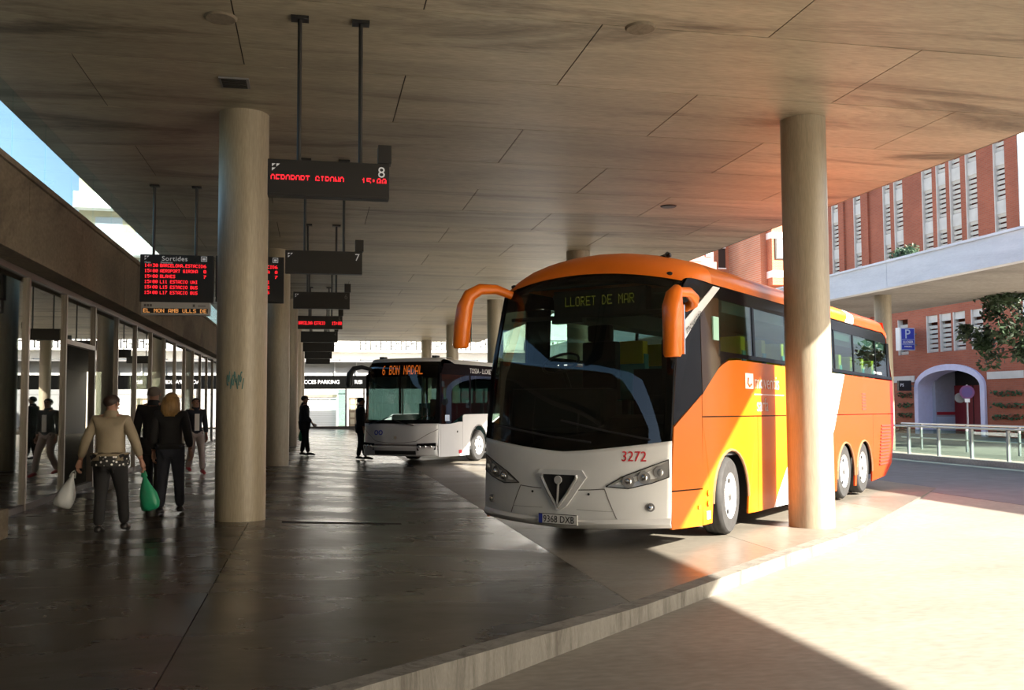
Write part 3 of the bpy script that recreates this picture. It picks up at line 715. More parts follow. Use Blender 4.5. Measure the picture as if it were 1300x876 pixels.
# ------------------------------------------------------------------ far end of the station and left background
def make_far():
    f = tag(empty('parking_kiosk', (0, 62, 0)), 'glazed parking entrance under a long black lettered fascia at the far end', 'building')
    MB().box(-9, 16, 0.0, 1.0, 2.66, 3.50).build('fascia_board', 'matblack', f)
    MB().box(-9, 16, 0.0, 0.2, 0.10, 0.24).build('base_rail', 'darkframe', f)
    # sign letters
    for txt, x in (('ACCES PARKING', -0.42), ('RISI', 3.0)):
        mb = text_mb(txt, 0.33, 0.03); xform(mb, Matrix.Translation((x-0.52, -0.03, 2.98))); mb.build('lettering', 'white', f)
    for i, x in enumerate((-6.2, -3.5, -0.75, 1.95, 3.1, 5.6, 8.2, 11)):
        MB().box(x-0.05, x+0.05, 0.0, 0.12, 0.2, 2.66).build('post', 'darkframe', f)
    MB().box(-9, 16, 0.05, 0.07, 2.3, 2.36).build('transom', 'dullgrey', f)
    MB().box(-9, 16, 9.0, 9.1, 0.1, 3.4).build('back_wall', mat('kiosk_grey', (0.30, 0.31, 0.31), 0.8), f)
    sh = MB()
    for k in range(16): sh.box(-0.55, 1.35, 0.5-0.015*(k % 2), 0.55, 0.24+k*0.118, 0.24+(k+1)*0.118-0.012)
    sh.build('roller_shutter', 'shutter', f)
    MB().box(-0.6, 1.4, 0.4, 0.55, 2.13, 2.28).build('shutter_box', 'wood', f)
    MB().box(-4.6, -2.4, 0.5, 0.55, 0.24, 2.2).box(-8, -5.2, 0.5, 0.55, 0.24, 2.2).build('white_screen', 'farwhite', f)
    d = MB().box(2.15, 3.0, 0.45, 0.52, 0.2, 2.1).build('panel_door', 'wood', f)
    for r in range(4):
        for c in range(2): MB().box(2.24+c*0.38, 2.52+c*0.38, 0.42, 0.45, 0.36+r*0.44, 0.68+r*0.44).build('door_panel', 'cream', d)
    MB().box(1.45, 1.9, 0.02, 0.04, 0.24, 2.6).build('pane', 'railglass', f)
    # pale upper storey just above the fascia
    MB().box(-9, 16, 0.6, 0.9, 3.50, 4.42).build('upper_panel', 'fargrey', f)
    for x in (-3, 1.2, 2.6, 4.0, 7): MB().box(x, x+0.07, 0.5, 0.6, 3.5, 4.42).build('upper_mullion', 'farwhite', f)
    MB().box(-9, 16, -0.2, 1.2, 4.36, 4.46).build('ledge', 'dullgrey', f)
    # bright block behind
    b = tag(empty('white_block', (0, 80, 0)), 'long sunlit white apartment block closing the view at the far end', 'building')
    MB().box(-7, 30, 0, 10, 0, 6.55).build('wall', 'farwhite', b)
    MB().box(-7, 30, 0.3, 10, 6.55, 16).build('upper_wall', 'farwhite', b)
    for i in range(11):
        x = -5+i*2.9
        w = MB().box(x, x+1.2, -0.02, 0.1, 3.9, 5.4).build('window', 'houseglass', b)
        MB().box(x-0.05, x+0.02, -0.1, 0.1, 3.9, 5.4).box(x+1.18, x+1.25, -0.1, 0.1, 3.9, 5.4).build('jamb', 'dullgrey', w)
    for x0, n in ((-2.5, 10), (3.6, 26), (17.5, 18)):
        l = MB()
        for k in range(n):
            x = x0+k*0.42
            l.box(x, x+0.10, -1.0, -0.94, 6.15, 6.95).box(x+0.1, x+0.34, -1.0, -0.95, 6.45+0.2*(k % 3), 6.55+0.2*(k % 3))
        l.box(x0, x0+n*0.42, -1.0, -0.92, 7.0, 7.08)
        l.build('balcony_lattice', 'dark', b)
    MB().box(-7, 30, -1.05, 0, 6.0, 6.15).build('balcony_slab', 'farwhite', b)
    # cream house seen through the clerestory
    c = tag(empty('cream_house', (-14.6, 63, 0)), 'cream apartment house with a satellite dish seen through the clerestory', 'building')
    MB().box(0, 5.2, 0, 9, 0, 18.6).build('wall', 'cream', c)
    for z in (8.2, 11.0, 13.9):
        MB().box(-0.1, 5.3, -1.0, 0, z, z+1.0).build('balcony', 'farwhite', c)
        MB().box(1.0, 2.6, -0.05, 0.05, z+1.05, z+2.5).build('window', 'houseglass', c)
        MB().box(3.4, 5.0, -0.05, 0.05, z+1.05, z+2.6).build('window', 'houseglass', c)
    s = tag(empty('satellite_dish', (-9.42, 50, 9.62), 0.25), 'round white satellite dish above the concrete beam', 'dish')
    MB().lathe([(-0.02, 0.03), (-0.015, 0.15), (0.02, 0.34), (0.06, 0.5), (0.09, 0.5), (0.05, 0.34), (0.01, 0.15), (0.0, 0.03)], 'y', 28, close=True).build('dish', 'farwhite', s, smooth=True)
    MB().tube([(0, 0.1, 0), (0, 0.4, -0.9), (0, 0.45, -9.7)], 0.06, 8).build('mast', 'dullgrey', s)
    MB().tube([(0, 0.02, -0.4), (0, -0.35, -0.05)], 0.02, 6).build('feed_arm', 'dullgrey', s)
make_far()

# ================================================================== HANGING SIGNS
def logo(parent, x, z, s, y):
    m = MB()
    for dx, dz in ((0, 0), (1.25, 0), (0, -1.25)): m.prism([(x+dx*s, y, z+dz*s), (x+dx*s, y, z+(dz-.9)*s), (x+(dx+1.0)*s, y, z+dz*s)], (0, -0.002, 0))
    m.build('logo', 'greyletter', parent, recalc=True)
def platform_sign(y, num, led=None, half=True, w=1.16, dim=False):
    words = {8: 'eight', 7: 'seven', 6: 'six', 5: 'five', 4: 'four', 3: 'three', 2: 'two', 1: 'one'}
    desc = {8: 'big black hanging platform sign with grey number 8 and red destination line', 7: 'black hanging platform sign with number 7 and no lit text, behind sign 8',
            6: 'black hanging platform sign with faint number 6, under and behind sign 7', 5: 'black hanging platform sign with one red lit line, behind sign 6',
            4: 'dark hanging platform sign directly behind the red-lit one beyond number 6', 3: 'second dark hanging sign behind the red-lit one beyond number 6', 2: 'third dark hanging sign behind the red-lit one beyond number 6', 1: 'last small dark hanging sign of the row over the platform'}[num]
    t = tag(empty('platform_sign', (0.12, y, 3.79)), desc, 'sign', 'hanging platform signs')
    MB().box(-w/2, w/2, -0.07, 0.07, -0.175, 0.175).build('housing', 'black', t, bev=0.006)
    MB().box(-w/2+0.02, w/2-0.02, -0.074, -0.07, -0.155, 0.155).build('face', 'blackgloss' if False else 'black', t)
    for x in (-0.29, 0.30):
        r = MB().tube([(x, 0, 0.17), (x, 0, ROOF_Z-3.79)], 0.022, 10).build('hanger_rod', 'black', t, smooth=True)
        MB().box(x-0.085, x+0.085, -0.06, 0.06, ROOF_Z-3.79-0.03, ROOF_Z-3.79).build('ceiling_plate', 'black', r)
    MB().box(w/2-0.11, w/2+0.02, -0.08, 0.08, 0.18, 0.36).build('loudspeaker', 'black', t, bev=0.006)
    mb = text_mb(str(num), 0.15, 0.003); xform(mb, Matrix.Translation((w/2-0.115, -0.0785, 0.035))); mb.build('number', 'greyletter' if num >= 7 else 'inkgrey', t)
    if num >= 6: logo(t, -w/2+0.04, 0.13, 0.033, -0.0745)
    if led:
        rows = range(0, 4) if half else range(7)
        h = 0.085
        for txt, x0, x1 in led:
            m = led_mb(txt, h, x1-x0, rows, fill=1.0); xform(m, Matrix.Translation((x0, -0.0765, -0.060))); m.build('led_line', 'ledred', t, recalc=False)
    return t
platform_sign(9.3, 8, [('AEROPORT GIRONA', -0.55, 0.14), ('15:00', 0.31, 0.55)])
for k, n in enumerate((7, 6, 5, 4, 3, 2, 1)):
    led = [('BARCELONA ESTACIO', -0.56, 0.12), ('15:00', 0.30, 0.56)] if n == 5 else None
    platform_sign(14.75+5.4*k, n, led, half=False)

def board(x0, x1, y, z0, z1, label, lines, full=True):
    w = x1-x0; cx = (x0+x1)/2
    t = tag(empty('departure_board', (cx, y, z0)), label, 'sign', 'departure boards')
    H = z1-z0
    MB().box(-w/2, w/2, -0.09, 0.09, 0, H).build('housing', 'black', t, bev=0.008)
    for x in (-0.33*w+0.0, 0.25*w):
        r = MB().tube([(x, 0, H-0.01), (x, 0, ROOF_Z-z0)], 0.024, 8).build('hanger_rod', 'black', t, smooth=True)
        MB().box(x-0.08, x+0.08, -0.05, 0.05, ROOF_Z-z0-0.03, ROOF_Z-z0).build('ceiling_plate', 'black', r)
    yf = -0.0925
    s = w/1.3
    mb = text_mb('Sortides', 0.125*s, 0.003, 'LEFT', 1.1); xform(mb, Matrix.Translation((-0.27*s, yf, H-0.115*s))); mb.build('heading', 'greyletter', t)
    logo(t, -0.57*s, H-0.03*s, 0.036*s, yf)
    ic = MB()
    for a, b, c, d in ((0.43, 0.535, -.115, -.105), (0.43, 0.535, -.03, -.02), (0.43, 0.44, -.115, -.02), (0.525, 0.535, -.115, -.02), (0.455, 0.51, -.09, -.05)): ic.box(a*s, b*s, yf-0.002, yf, H+c*s, H+d*s)
    ic.build('bus_pictogram', 'greyletter', t)
    for txt, x in (('Hora', -0.57), ('Destinacio', -0.29), ('Andana', 0.33)):
        mb = text_mb(txt, 0.05*s, 0.002); xform(mb, Matrix.Translation((x*s, yf, H-0.165*s))); mb.build('column_heading', 'inkgrey' if txt == 'Andana' else 'greyletter', t)
    dz = 0.101*s
    for i, (a, b, c) in enumerate(lines):
        z = H-0.235*s-i*dz
        for txt, xa, xb in ((a, -0.57, -0.335), (b, -0.295, -0.295+0.0445*len(b)), (c, 0.475, 0.525)):
            if not txt.strip(): continue
            m = led_mb(txt, 0.060*s, (xb-xa)*s, fill=1.0); xform(m, Matrix.Translation((xa*s, yf-0.001, z))); m.build('led_line', 'ledred', t, recalc=False)
    if full:
        tk = MB().box(-w/2+0.03, w/2-0.05, -0.085, 0.085, -0.235*s, 0).build('ticker_case', 'plasticgrey', t, bev=0.006)
        MB().box(-w/2+0.05, w/2-0.08, -0.089, -0.085, -0.205*s, -0.115*s).build('ticker_window', 'black', tk)
        m = led_mb('EL MON AMB ULLS DE', 0.07*s, 1.12*s); xform(m, Matrix.Translation((-0.58*s, -0.092, -0.195*s))); m.build('ticker_text', 'ledamber', tk, recalc=False)
        d = MB()
        for q in range(3): d.box((-0.57+q*0.05)*s, (-0.53+q*0.05)*s, -0.087, -0.085, -0.085*s, -0.04*s)
        d.box(0.29*s, 0.33*s, -0.087, -0.085, -0.085*s, -0.035*s).box(0.38*s, 0.52*s, -0.087, -0.085, -0.06*s, -0.05*s).box(0.38*s, 0.52*s, -0.087, -0.085, -0.08*s, -0.072*s)
        d.build('ticker_print', 'inkgrey', tk)
    return t
LN = [('14:30', 'BARCELONA.ESTACIO', '6'), ('15:00', 'AEROPORT GIRONA', '8'), ('15:00', 'BLANES', '7'), ('15:00', 'L11 ESTACIO UNI', ''), ('15:00', 'L15 ESTACIO BUS', ''), ('15:00', 'L17 ESTACIO BUS', '')]
board(-2.93, -1.735, 17.0, 3.37, 4.185, 'black Sortides board with six red lines above a grey ticker, left of the column', LN)
board(-1.70, -0.55, 17.05, 3.40, 4.20, 'second departure board half hidden behind the front round column, without a ticker', LN, full=False)

def ceiling_bits():
    v = tag(empty('ceiling_vent', (-0.95, 11.35, ROOF_Z)), 'square dark grille in the ceiling above the front round column', 'vent')
    MB().box(-0.17, 0.17, -0.17, 0.17, -0.02, 0.0).build('frame', 'dullgrey', v)
    for k in range(6): MB().box(-0.14, 0.14, -0.15+k*0.05, -0.12+k*0.05, -0.03, -0.018).build('slat', 'black', v)
    for i, (x, y, l) in enumerate(((-0.93, 9.45, 'flat round ceiling cap before the front round column'), (6.65, 17.05, 'small recessed ceiling spot above the coach roof'), (3.2, 8.9, 'flat round ceiling cap near the top middle'))):
        d = tag(empty('ceiling_disc', (x, y, ROOF_Z)), l, 'fitting')
        MB().lathe([(0.0, 0.001), (0.0, 0.16), (-0.02, 0.14), (-0.025, 0.001)], 'z', 24).build('cap', 'beam' if i != 1 else 'black', d, smooth=True)
ceiling_bits()

# ================================================================== COACH
def lerp_tab(t, x):
    if x <= t[0][0]: return t[0][1]
    for (a, va), (b, vb) in zip(t, t[1:]):
        if x <= b: return va+(vb-va)*(x-a)/(b-a)
    return t[-1][1]
YC = [(.2, -.02), (.30, -.12), (.45, -.13), (.8, -.09), (1.05, -.04), (1.2, 0.0), (2.0, .12), (2.95, .36), (3.10, .42), (3.3, .60)]
YK = [(.2, .22), (.30, .17), (1.18, .20), (1.95, .306), (2.94, .575), (3.14, .665), (3.3, .80)]
def hwid(z): return lerp_tab([(0, 1.19), (.45, 1.21), (2.2, 1.21), (3.0, 1.185), (3.2, 1.15)], z)
def front(t, z, off=0.0):
    yc, yk = lerp_tab(YC, z), lerp_tab(YK, z)
    return Vector((t*hwid(z), yc+(yk-yc)*abs(t)**2.8-off, z))
def onfront(x, z, off=0.0): return front(x/hwid(z), z, off)
def front_plate(pts, off, depth, name, m, parent, sub=1):
    """a flat-ish plate whose outline (x,z) lies on the curved front"""
    A = [onfront(x, z, off) for x, z in pts]; mb = MB(); n = len(A)
    B = [a+Vector((0, depth, 0)) for a in A]
    c = sum(A, Vector())/n
    mb.add(A+B+[c], [(i, (i+1) % n, 2*n) for i in range(n)]+[(i, n+i, n+(i+1) % n, (i+1) % n) for i in range(n)])
    return mb.build(name, m, parent)
def strip_on_front(pts, w, off, name, m, parent):
    mb = MB(); mb.tube([onfront(x, z, off) for x, z in pts], w, 5); return mb.build(name, m, parent)

def make_wheel(parent, x, y, r, side, steer=0.0, w=0.29, loc_z=None, name='wheel'):
    wh = empty(name, (x, y, r if loc_z is None else loc_z), steer); wh.parent = parent
    s = side
    ty = MB().lathe([(-w/2, r*.60), (-w/2, r*.92), (-w/2+.03, r*.985), (-w/2+.07, r), (w/2-.07, r), (w/2-.03, r*.985), (w/2, r*.92), (w/2, r*.60)], 'x', 40)
    for k in range(4): ty.lathe([(-.09+.055*k, r+.001), (-.06+.055*k, r+.004), (-.055+.055*k, r+.001)], 'x', 40)
    ty.build('tyre', 'rubber', wh, smooth=True)
    o = s*w/2
    rm = MB().lathe([(o*.96, r*.63), (o*1.0, r*.60), (o*.82, r*.565), (o*.62, r*.50), (o*.62, r*.34), (o*.80, r*.30), (o*.92, r*.20), (o*.92, 0.001)], 'x', 40)
    rm.build('rim', 'rim', wh, smooth=True)
    h = MB()
    for k in range(8):
        a = 2*pi*k/8+.2; c = (o*.64, cos(a)*r*.435, sin(a)*r*.435); h.disc(c, r*.062, (s, 0, 0), 12, thick=0.012)
    tag(h.build('rim_holes', 'dark', wh), kind='stuff')
    b = MB()
    for k in range(10):
        a = 2*pi*k/10; c = (o*.80, cos(a)*r*.26, sin(a)*r*.26); b.disc(c, r*.026, (s, 0, 0), 6, thick=0.03)
    tag(b.build('wheel_nuts', 'steel', wh), kind='stuff')
    MB().disc((o*.92, 0, 0), r*.12, (s, 0, 0), 16, thick=0.03).build('hub_cap', 'dullgrey', wh)
    return wh

SEAT_PROTO = {}
def make_seats(bus, ys, floor_z, colour='coach', xs=(-0.92, -0.48, 0.48, 0.92), rear_h=1.18):
    for x in xs:
        for y in ys:
            if colour not in SEAT_PROTO:
                s = MB().box(-.21, .21, -.22, .22, .36, .48).box(-.21, .21, .14, .27, .44, 1.0, rot=None)
                o = s.build('seat', 'seatteal', bus, bev=0.02)
                MB().box(-.19, .19, .125, .285, .86, rear_h).build('headrest', 'seatyellow' if colour == 'coach' else 'seatteal', o, bev=0.02)
                MB().box(-.03, .03, -.05, .05, 0, .37).build('pedestal', 'dullgrey', o)
                SEAT_PROTO[colour] = o; o.location = (x, y, floor_z)
            else:
                c = copy_tree(SEAT_PROTO[colour], bus); c.location = (x, y, floor_z)

def make_coach():
    a = radians(45)
    B = empty('coach', (2.743, 10.315, 0.015), 0, 'tall orange and white touring coach numbered 3272 parked nose out under the roof edge', 'bus',
              rot=(radians(-0.46), 0, radians(-45)))
    L = 11.45
    # --- white front apron
    ap = MB(); zt = lambda t: 1.055+.13*abs(t)**1.3
    zbot = lambda t: 0.20+.06*abs(t)
    ap.grid(lambda u, v: front(u*2-1, zbot(u*2-1)+(zt(u*2-1)-zbot(u*2-1))*v), 48, 18)
    ap.build('front_apron', 'whitepaint', B, smooth=True, solid=0.03, recalc=False)
    # bumper lip below
    lip = MB(); lip.grid(lambda u, v: front(u*2-1, 0.205+.06*abs(u*2-1)+.10*v)+Vector((0, -.035*sin(pi*v), 0)), 40, 5)
    lip.build('bumper_lip', 'whitepaint', B, smooth=True, recalc=False)
    # --- windscreen
    zt2 = lambda t: 3.10-.14*t*t
    ws = MB(); ws.grid(lambda u, v: front((u*2-1)*.985, zt(u*2-1)+(zt2(u*2-1)-zt(u*2-1))*v, .004), 44, 24)
    ws.build('windscreen', 'wsglass', B, smooth='all', recalc=False)
    fr = MB()
    for s in (-1, 1):
        fr.grid(lambda u, v: front(s*(.925+.075*u), zt(s)+(zt2(s)-zt(s))*v, -.004), 4, 24)
    fr.grid(lambda u, v: front(u*2-1, zt2(u*2-1)-.10+.10*v, -.006), 40, 2)
    fr.grid(lambda u, v: front(u*2-1, zt(u*2-1)+.20*v, -.006), 40, 2)
    fr.build('windscreen_frame', 'blackgloss', B, smooth=True, recalc=False, solid=0.01)
    # centre seam rubber and wipers
    for pts in (((-.95, 1.33), (-.2, 1.22), (.35, 1.16)), ((-.05, 1.40), (.55, 1.28), (1.0, 1.20))):
        w = MB(); w.tube([onfront(x, z, .03) for x, z in pts], .012, 6); w.build('wiper', 'black', B)
    # --- orange front cap and roof
    prof = [(1.195, 3.02), (1.19, 3.12), (1.15, 3.20), (1.02, 3.285), (.72, 3.365), (.36, 3.42), (0, 3.435)]
    prof = prof+[(-x, z) for x, z in prof[-2::-1]]
    def profile(t):      # t -1..1 from image left (-x) to right
        k = (1-t)/2*(len(prof)-1); i = min(int(k), len(prof)-2); f = k-i
        return prof[i][0]*(1-f)+prof[i+1][0]*f, prof[i][1]*(1-f)+prof[i+1][1]*f
    def cap(u, v):
        t = u*2-1
        tt = max(-1, min(1, sin(t*pi/2)*.55+t*.45))
        p0 = front(tt, zt2(tt), .012)
        x, z = profile(t); p2 = Vector((x, 1.45, z))
        zz = max(z, p0.z); p1 = Vector((p0.x*.6+x*.4, p0.y+.10, zz+.03))
        return p0*(1-v)**2+p1*2*v*(1-v)+p2*v*v
    MB().grid(cap, 40, 14).build('front_cap', 'orangepaint', B, smooth='all', recalc=False)
    for x, z in ((-.93, 3.13), (.93, 3.12)):
        p = cap((x/1.2+1)/2, .16); MB().ball((p.x, p.y-.005, p.z), .03, 6, sc=(1.3, .6, .8)).build('marker_lamp', 'black', B)
    ro = MB(); ro.grid(lambda u, v: (lambda q: Vector((q[0]*(1 if v < .97 else .985), 1.45+(L-.35-1.45)*v, q[1]+.05*v-(.10 if v > .985 else 0))))(profile(u*2-1)), 36, 24)
    ro.build('roof', 'livery', B, smooth='all', recalc=False)
    an = cap(.70, .75); m_ = MB().tube([an, an+Vector((0, .1, .06))], .02, 6); m_.tube([an+Vector((-.06, .05, .0)), an+Vector((.06, .05, .03))], .03, 6); m_.build('roof_aerial', 'black', B)
    # --- sides
    def arch(yc, r, zc, n=14): return [(yc+r*cos(pi*k/n), zc+r*sin(pi*k/n)) for k in range(n+1)][::-1]
    R = 0.60; ZC = 0.42
    tail = [(10.62, .22), (11.18, .46), (11.42, 1.0), (11.47, 1.40)]
    lower = [
        ('lower_panel', [(.20, .24), (1.055, .20), (1.055, .61), (.185, .64)]),
        ('door_panel', [(.185, .655), (1.055, .625), (1.055, 1.69), (.26, 1.33)]),
        ('lower_panel', [(1.07, .20), (1.36, .20)]+[(1.36, ZC)]+arch(1.98, .62, ZC)+[(2.60, .20), (2.98, .19), (2.98, 1.43), (1.07, 1.43)]),
        ('lower_panel', [(2.99, .19), (4.34, .18), (4.34, 1.43), (2.99, 1.43)]),
        ('lower_panel', [(4.35, .18), (5.60, .18), (5.60, 1.43), (4.35, 1.43)]),
        ('lower_panel', [(5.61, .18), (6.75, .18), (6.75, 1.43), (5.61, 1.43)]),
        ('lower_panel', [(6.76, .18), (6.92, .18), (6.92, ZC-.05)]+arch(7.53, .60, ZC-.05)+[(8.13, .18), (8.26, .18), (8.26, ZC-.05)]+arch(8.86, .60, ZC-.05)+[(9.46, .18), (9.60, .19), (9.60, 1.43), (6.76, 1.43)]),
        ('engine_panel', [(9.61, .19)]+tail+[(11.47, 1.43), (9.61, 1.43)]),
        ('upper_panel', [(1.07, 1.445), (11.47, 1.445), (11.40, 2.11), (2.3, 2.145), (1.95, 2.125), (1.72, 2.06), (1.52, 1.98), (1.34, 1.88), (1.07, 1.68)]),
    ]
    black = [
        [(10.98, 3.04), (.86, 3.035), (.74, 3.01), (.62, 2.93), (.50, 2.72), (1.45, 2.86), (10.95, 2.86)],       # header
        [(1.08, 1.705), (1.34, 1.905), (1.52, 2.005), (1.72, 2.085), (1.95, 2.15), (2.3, 2.17), (11.39, 2.135), (11.38, 2.19), (1.66, 2.225), (1.66, 2.86), (1.08, 2.80)],
    ]
    for y0, y1 in ((2.86, 2.94), (4.31, 4.37), (5.60, 5.66), (6.91, 6.97), (8.20, 8.28), (9.95, 10.01), (10.98, 11.2)): black.append([(y0, 2.17), (y1, 2.17), (y1, 2.87), (y0, 2.87)])
    panes = [(1.66, 2.87), (2.93, 4.32), (4.36, 5.61), (5.65, 6.92), (6.96, 8.21), (8.27, 9.96), (10.0, 11.02)]
    for s in (1, -1):
        X = lambda z: s*hwid(z)
        def panel(name, pts, m, dep=.025, off=0.0):
            P = [Vector((X(z)+s*off, y, z)) for y, z in pts]
            return MB().prism(P, (-s*dep, 0, 0)).build(name, m, B)
        for name, pts in lower: panel(name, pts, 'livery')
        su = MB()
        for pts in black: su.prism([Vector((X(z)+s*.004, y, z)) for y, z in pts], (-s*.03, 0, 0))
        su.build('window_surround', 'blackgloss', B)
        panel('pillar_panel', [(1.07, 1.70), (1.66, 2.06), (1.66, 2.87), (1.07, 2.82)], 'darkglosspillar', .02, .006)
        panel('driver_window', [(.23, 1.345), (1.06, 1.70), (1.06, 2.81), (.52, 2.76), (.42, 2.4), (.31, 1.95)], 'blackgloss' if s > 0 else 'wsglass', .012, .002)
        for y0, y1 in panes: panel('window_pane', [(y0, 2.18), (y1, 2.18), (y1, 2.86), (y0, 2.86)], 'busglass', .008, -.004)
        # wheel arch trims
        for yc, r, zc in ((1.98, .62, ZC), (7.53, .60, ZC-.05), (8.86, .60, ZC-.05)):
            MB().tube([(X(z)+s*.0, y, z) for y, z in arch(yc, r-.01, zc)], .018, 6).build('arch_trim', 'archtrim', B)
        # vents
        ve = MB()
        for k in range(13):
            z = .45+k*.062; ve.box(X(.6)-.012, X(.6)+.012, 10.05+.02*k, 10.86+.02*k, z, z+.03)
        ve.v = [(x+(s*.004), y, z) for x, y, z in ve.v]
        for k in range(6): ve.box(X(.6)-.006, X(.6)+.006, 8.75, 9.05, 1.52+k*.055, 1.55+k*.055)
        tag(ve.build('vent_slits', mat('vent_shadow', (0.28, 0.035, 0.02), .6), B), kind='stuff')
        MB().box(X(.6)-.01, X(.6)+.01, .9, .97, .40, .44).build('side_marker', 'orangepaint', B)
        for z in (.56, .44): MB().disc((X(.5), 1.22, z), .035, (s, 0, 0), 14, thick=.012).build('side_lamp', 'orangepaint', B)
        MB().box(X(.4)-.006, X(.4)+.006, 1.17, 1.27, .26, .35).build('sticker', 'farwhite', B)
    # bright name stripe and lettering (image-right side)
    P = [(.56, 2.50), (1.50, 3.0), (1.72, 3.0), (1.05, 2.63), (.52, 2.26)]
    MB().prism([Vector((hwid(z)+.012, y, z)) for y, z in P], (-.008, 0, 0)).build('name_stripe', 'whitepaint', B)
    def side_text(txt, size, y, z, m, name, slope=0.0, x=1.214, stretch=1.0, sp=1.0):
        mb = text_mb(txt, size, .003, 'LEFT', sp)
        cs, sn = cos(slope), sin(slope)
        mb.v = [(x-v[1]*0+.002, y+(v[0]*cs*stretch-v[2]*sn), z+v[0]*sn*stretch+v[2]*cs) for v in mb.v]
        return mb.build(name, m, B)
    side_text('moventis', .14, .62, 2.36, 'black', 'stripe_lettering', .50, 1.222)
    side_text('moventis', .27, 2.86, 1.80, 'white', 'side_lettering', 0, 1.214, 1.05)
    lg = MB().prism([(1.216, 2.52, 1.79), (1.216, 2.82, 1.79), (1.216, 2.82, 1.99), (1.216, 2.52, 1.99)], (-.003, 0, 0)); lg.build('side_emblem', 'white', B)
    MB().tube([(1.219, 2.62, 1.93), (1.219, 2.60, 1.86), (1.219, 2.66, 1.82), (1.219, 2.74, 1.85)], .012, 5).build('emblem_mark', 'orangepaint', B)
    MB().box(1.212, 1.216, 2.86, 4.1, 1.715, 1.727).build('underline', 'white', B)
    side_text('sarfa', .26, 2.95, 1.50, 'white', 'side_lettering', 0, 1.214, .95)
    MB().box(1.2, 1.2215, 1.42, 1.60, 2.35, 2.63).build('window_sticker', mat('pale_green_sticker', (.35, .62, .48), .5), B)
    side_text('www.moventis.es', .10, 9.75, 2.215, 'white', 'window_lettering', 0, 1.207)
    # rear
    re = MB()
    yr = lambda z: lerp_tab([(.22, 10.62), (.46, 11.18), (1.0, 11.42), (1.4, 11.47), (2.1, 11.40), (3.05, 11.0), (3.35, 10.9)], z)
    re.grid(lambda u, v: (lambda t, z: Vector((t*hwid(z), yr(z)+.12*(1-abs(t)**3), z)))(u*2-1, .24+3.05*v), 20, 20)
    re.build('rear_panel', 'livery', B, smooth=True, recalc=False)
    MB().grid(lambda u, v: (lambda t, z: Vector((t*hwid(z), yr(z)+.135*(1-abs(t)**3), z)))((u*2-1)*.85, 2.05+.85*v), 12, 6).build('rear_window', 'blackgloss', B, smooth=True, recalc=False)
    # chassis and interior
    ch = MB().box(-.80, .80, .7, 11.0, .26, .98).box(-1.15, 1.15, 2.75, 6.7, .24, .95).box(-1.15, 1.15, .35, 1.3, .28, .9).box(-1.12, 1.12, 9.5, 10.55, .3, .95).box(-1.17, 1.17, .3, 11.2, .96, 1.02)
    ch.build('chassis', 'dash', B)
    MB().box(-1.16, 1.16, 1.7, 11.2, 3.0, 3.06).build('inner_ceiling', 'inner', B)
    for x in (-.95, .95): MB().box(x-.2, x+.2, 1.9, 11, 2.72, 2.95).build('luggage_rack', 'inner', B, bev=.03)
    ds = MB(); ds.grid(lambda u, v: Vector(((u*2-1)*1.13, .33+.75*v+.1*abs(u*2-1)**2, 1.20+.26*sin(pi*min(1, v*1.3)/2))), 16, 6)
    ds.box(-1.12, 1.12, .45, 1.05, 1.0, 1.22).box(-1.0, -.2, .75, 1.1, 1.4, 1.62)
    ds.build('dashboard', 'dash', B)
    for x in (-1.17, 1.15): MB().box(x, x+.02, .42, 11.1, 1.0, 2.12).build('side_lining', 'dash', B)
    MB().box(-1.1, .2, .5, .95, 1.2, 1.78).build('instrument_hood', 'dash', B, bev=.08)
    st = MB(); c = Vector((-.60, .95, 2.10)); tl = Euler((radians(35), 0, 0)).to_matrix()
    st.tube([c+tl @ Vector((.23*cos(w), .23*sin(w), 0)) for w in [2*pi*k/24 for k in range(25)]], .018, 8)
    st.tube([c, c+tl @ Vector((0, 0, -.4))], .03, 8).tube([c+tl @ Vector((-.22, 0, 0)), c+tl @ Vector((.22, 0, 0))], .02, 6)
    st.build('steering_wheel', 'black', B, smooth=True)
    for x in (-.52, .62):
        d = MB().box(x-.25, x+.25, 1.35, 1.85, 1.5, 1.7).box(x-.25, x+.25, 1.8, 1.95, 1.65, 2.42).box(x-.17, x+.17, 1.8, 1.92, 2.42, 2.64)
        d.build('front_seat', 'seatdark', B, bev=.04)
    MB().box(-.1, 1.12, 1.98, 2.03, 1.0, 2.05).build('screen_panel', 'seatdark', B)
    make_seats(B, [2.55+.82*k for k in range(10)], 1.30, 'coach')
    MB().box(-1.15, -.26, 2.2, 11, 1.0, 1.30).box(.26, 1.15, 2.2, 11, 1.0, 1.30).build('seat_platform', 'inner', B)
    MB().box(-1.12, 1.12, .62, .78, 2.62, 2.66).box(-1.0, 1.0, .55, .75, 3.0, 3.02).build('sun_shelf', 'dash', B)
    # destination box behind the windscreen
    db = MB().box(-.50, .72, .62, .78, 2.66, 2.95).build('destination_box', 'black', B)
    mb = led_mb('LLORET DE MAR', .115, .92, fill=.8); xform(mb, Matrix.Translation((-.34, .612, 2.76))); mb.build('destination_text', 'ledgreen', db, recalc=False)
    bl = MB().box(-.52, -.10, .60, .70, 2.56, 2.62); bl.build('interior_mirror', 'black', B)
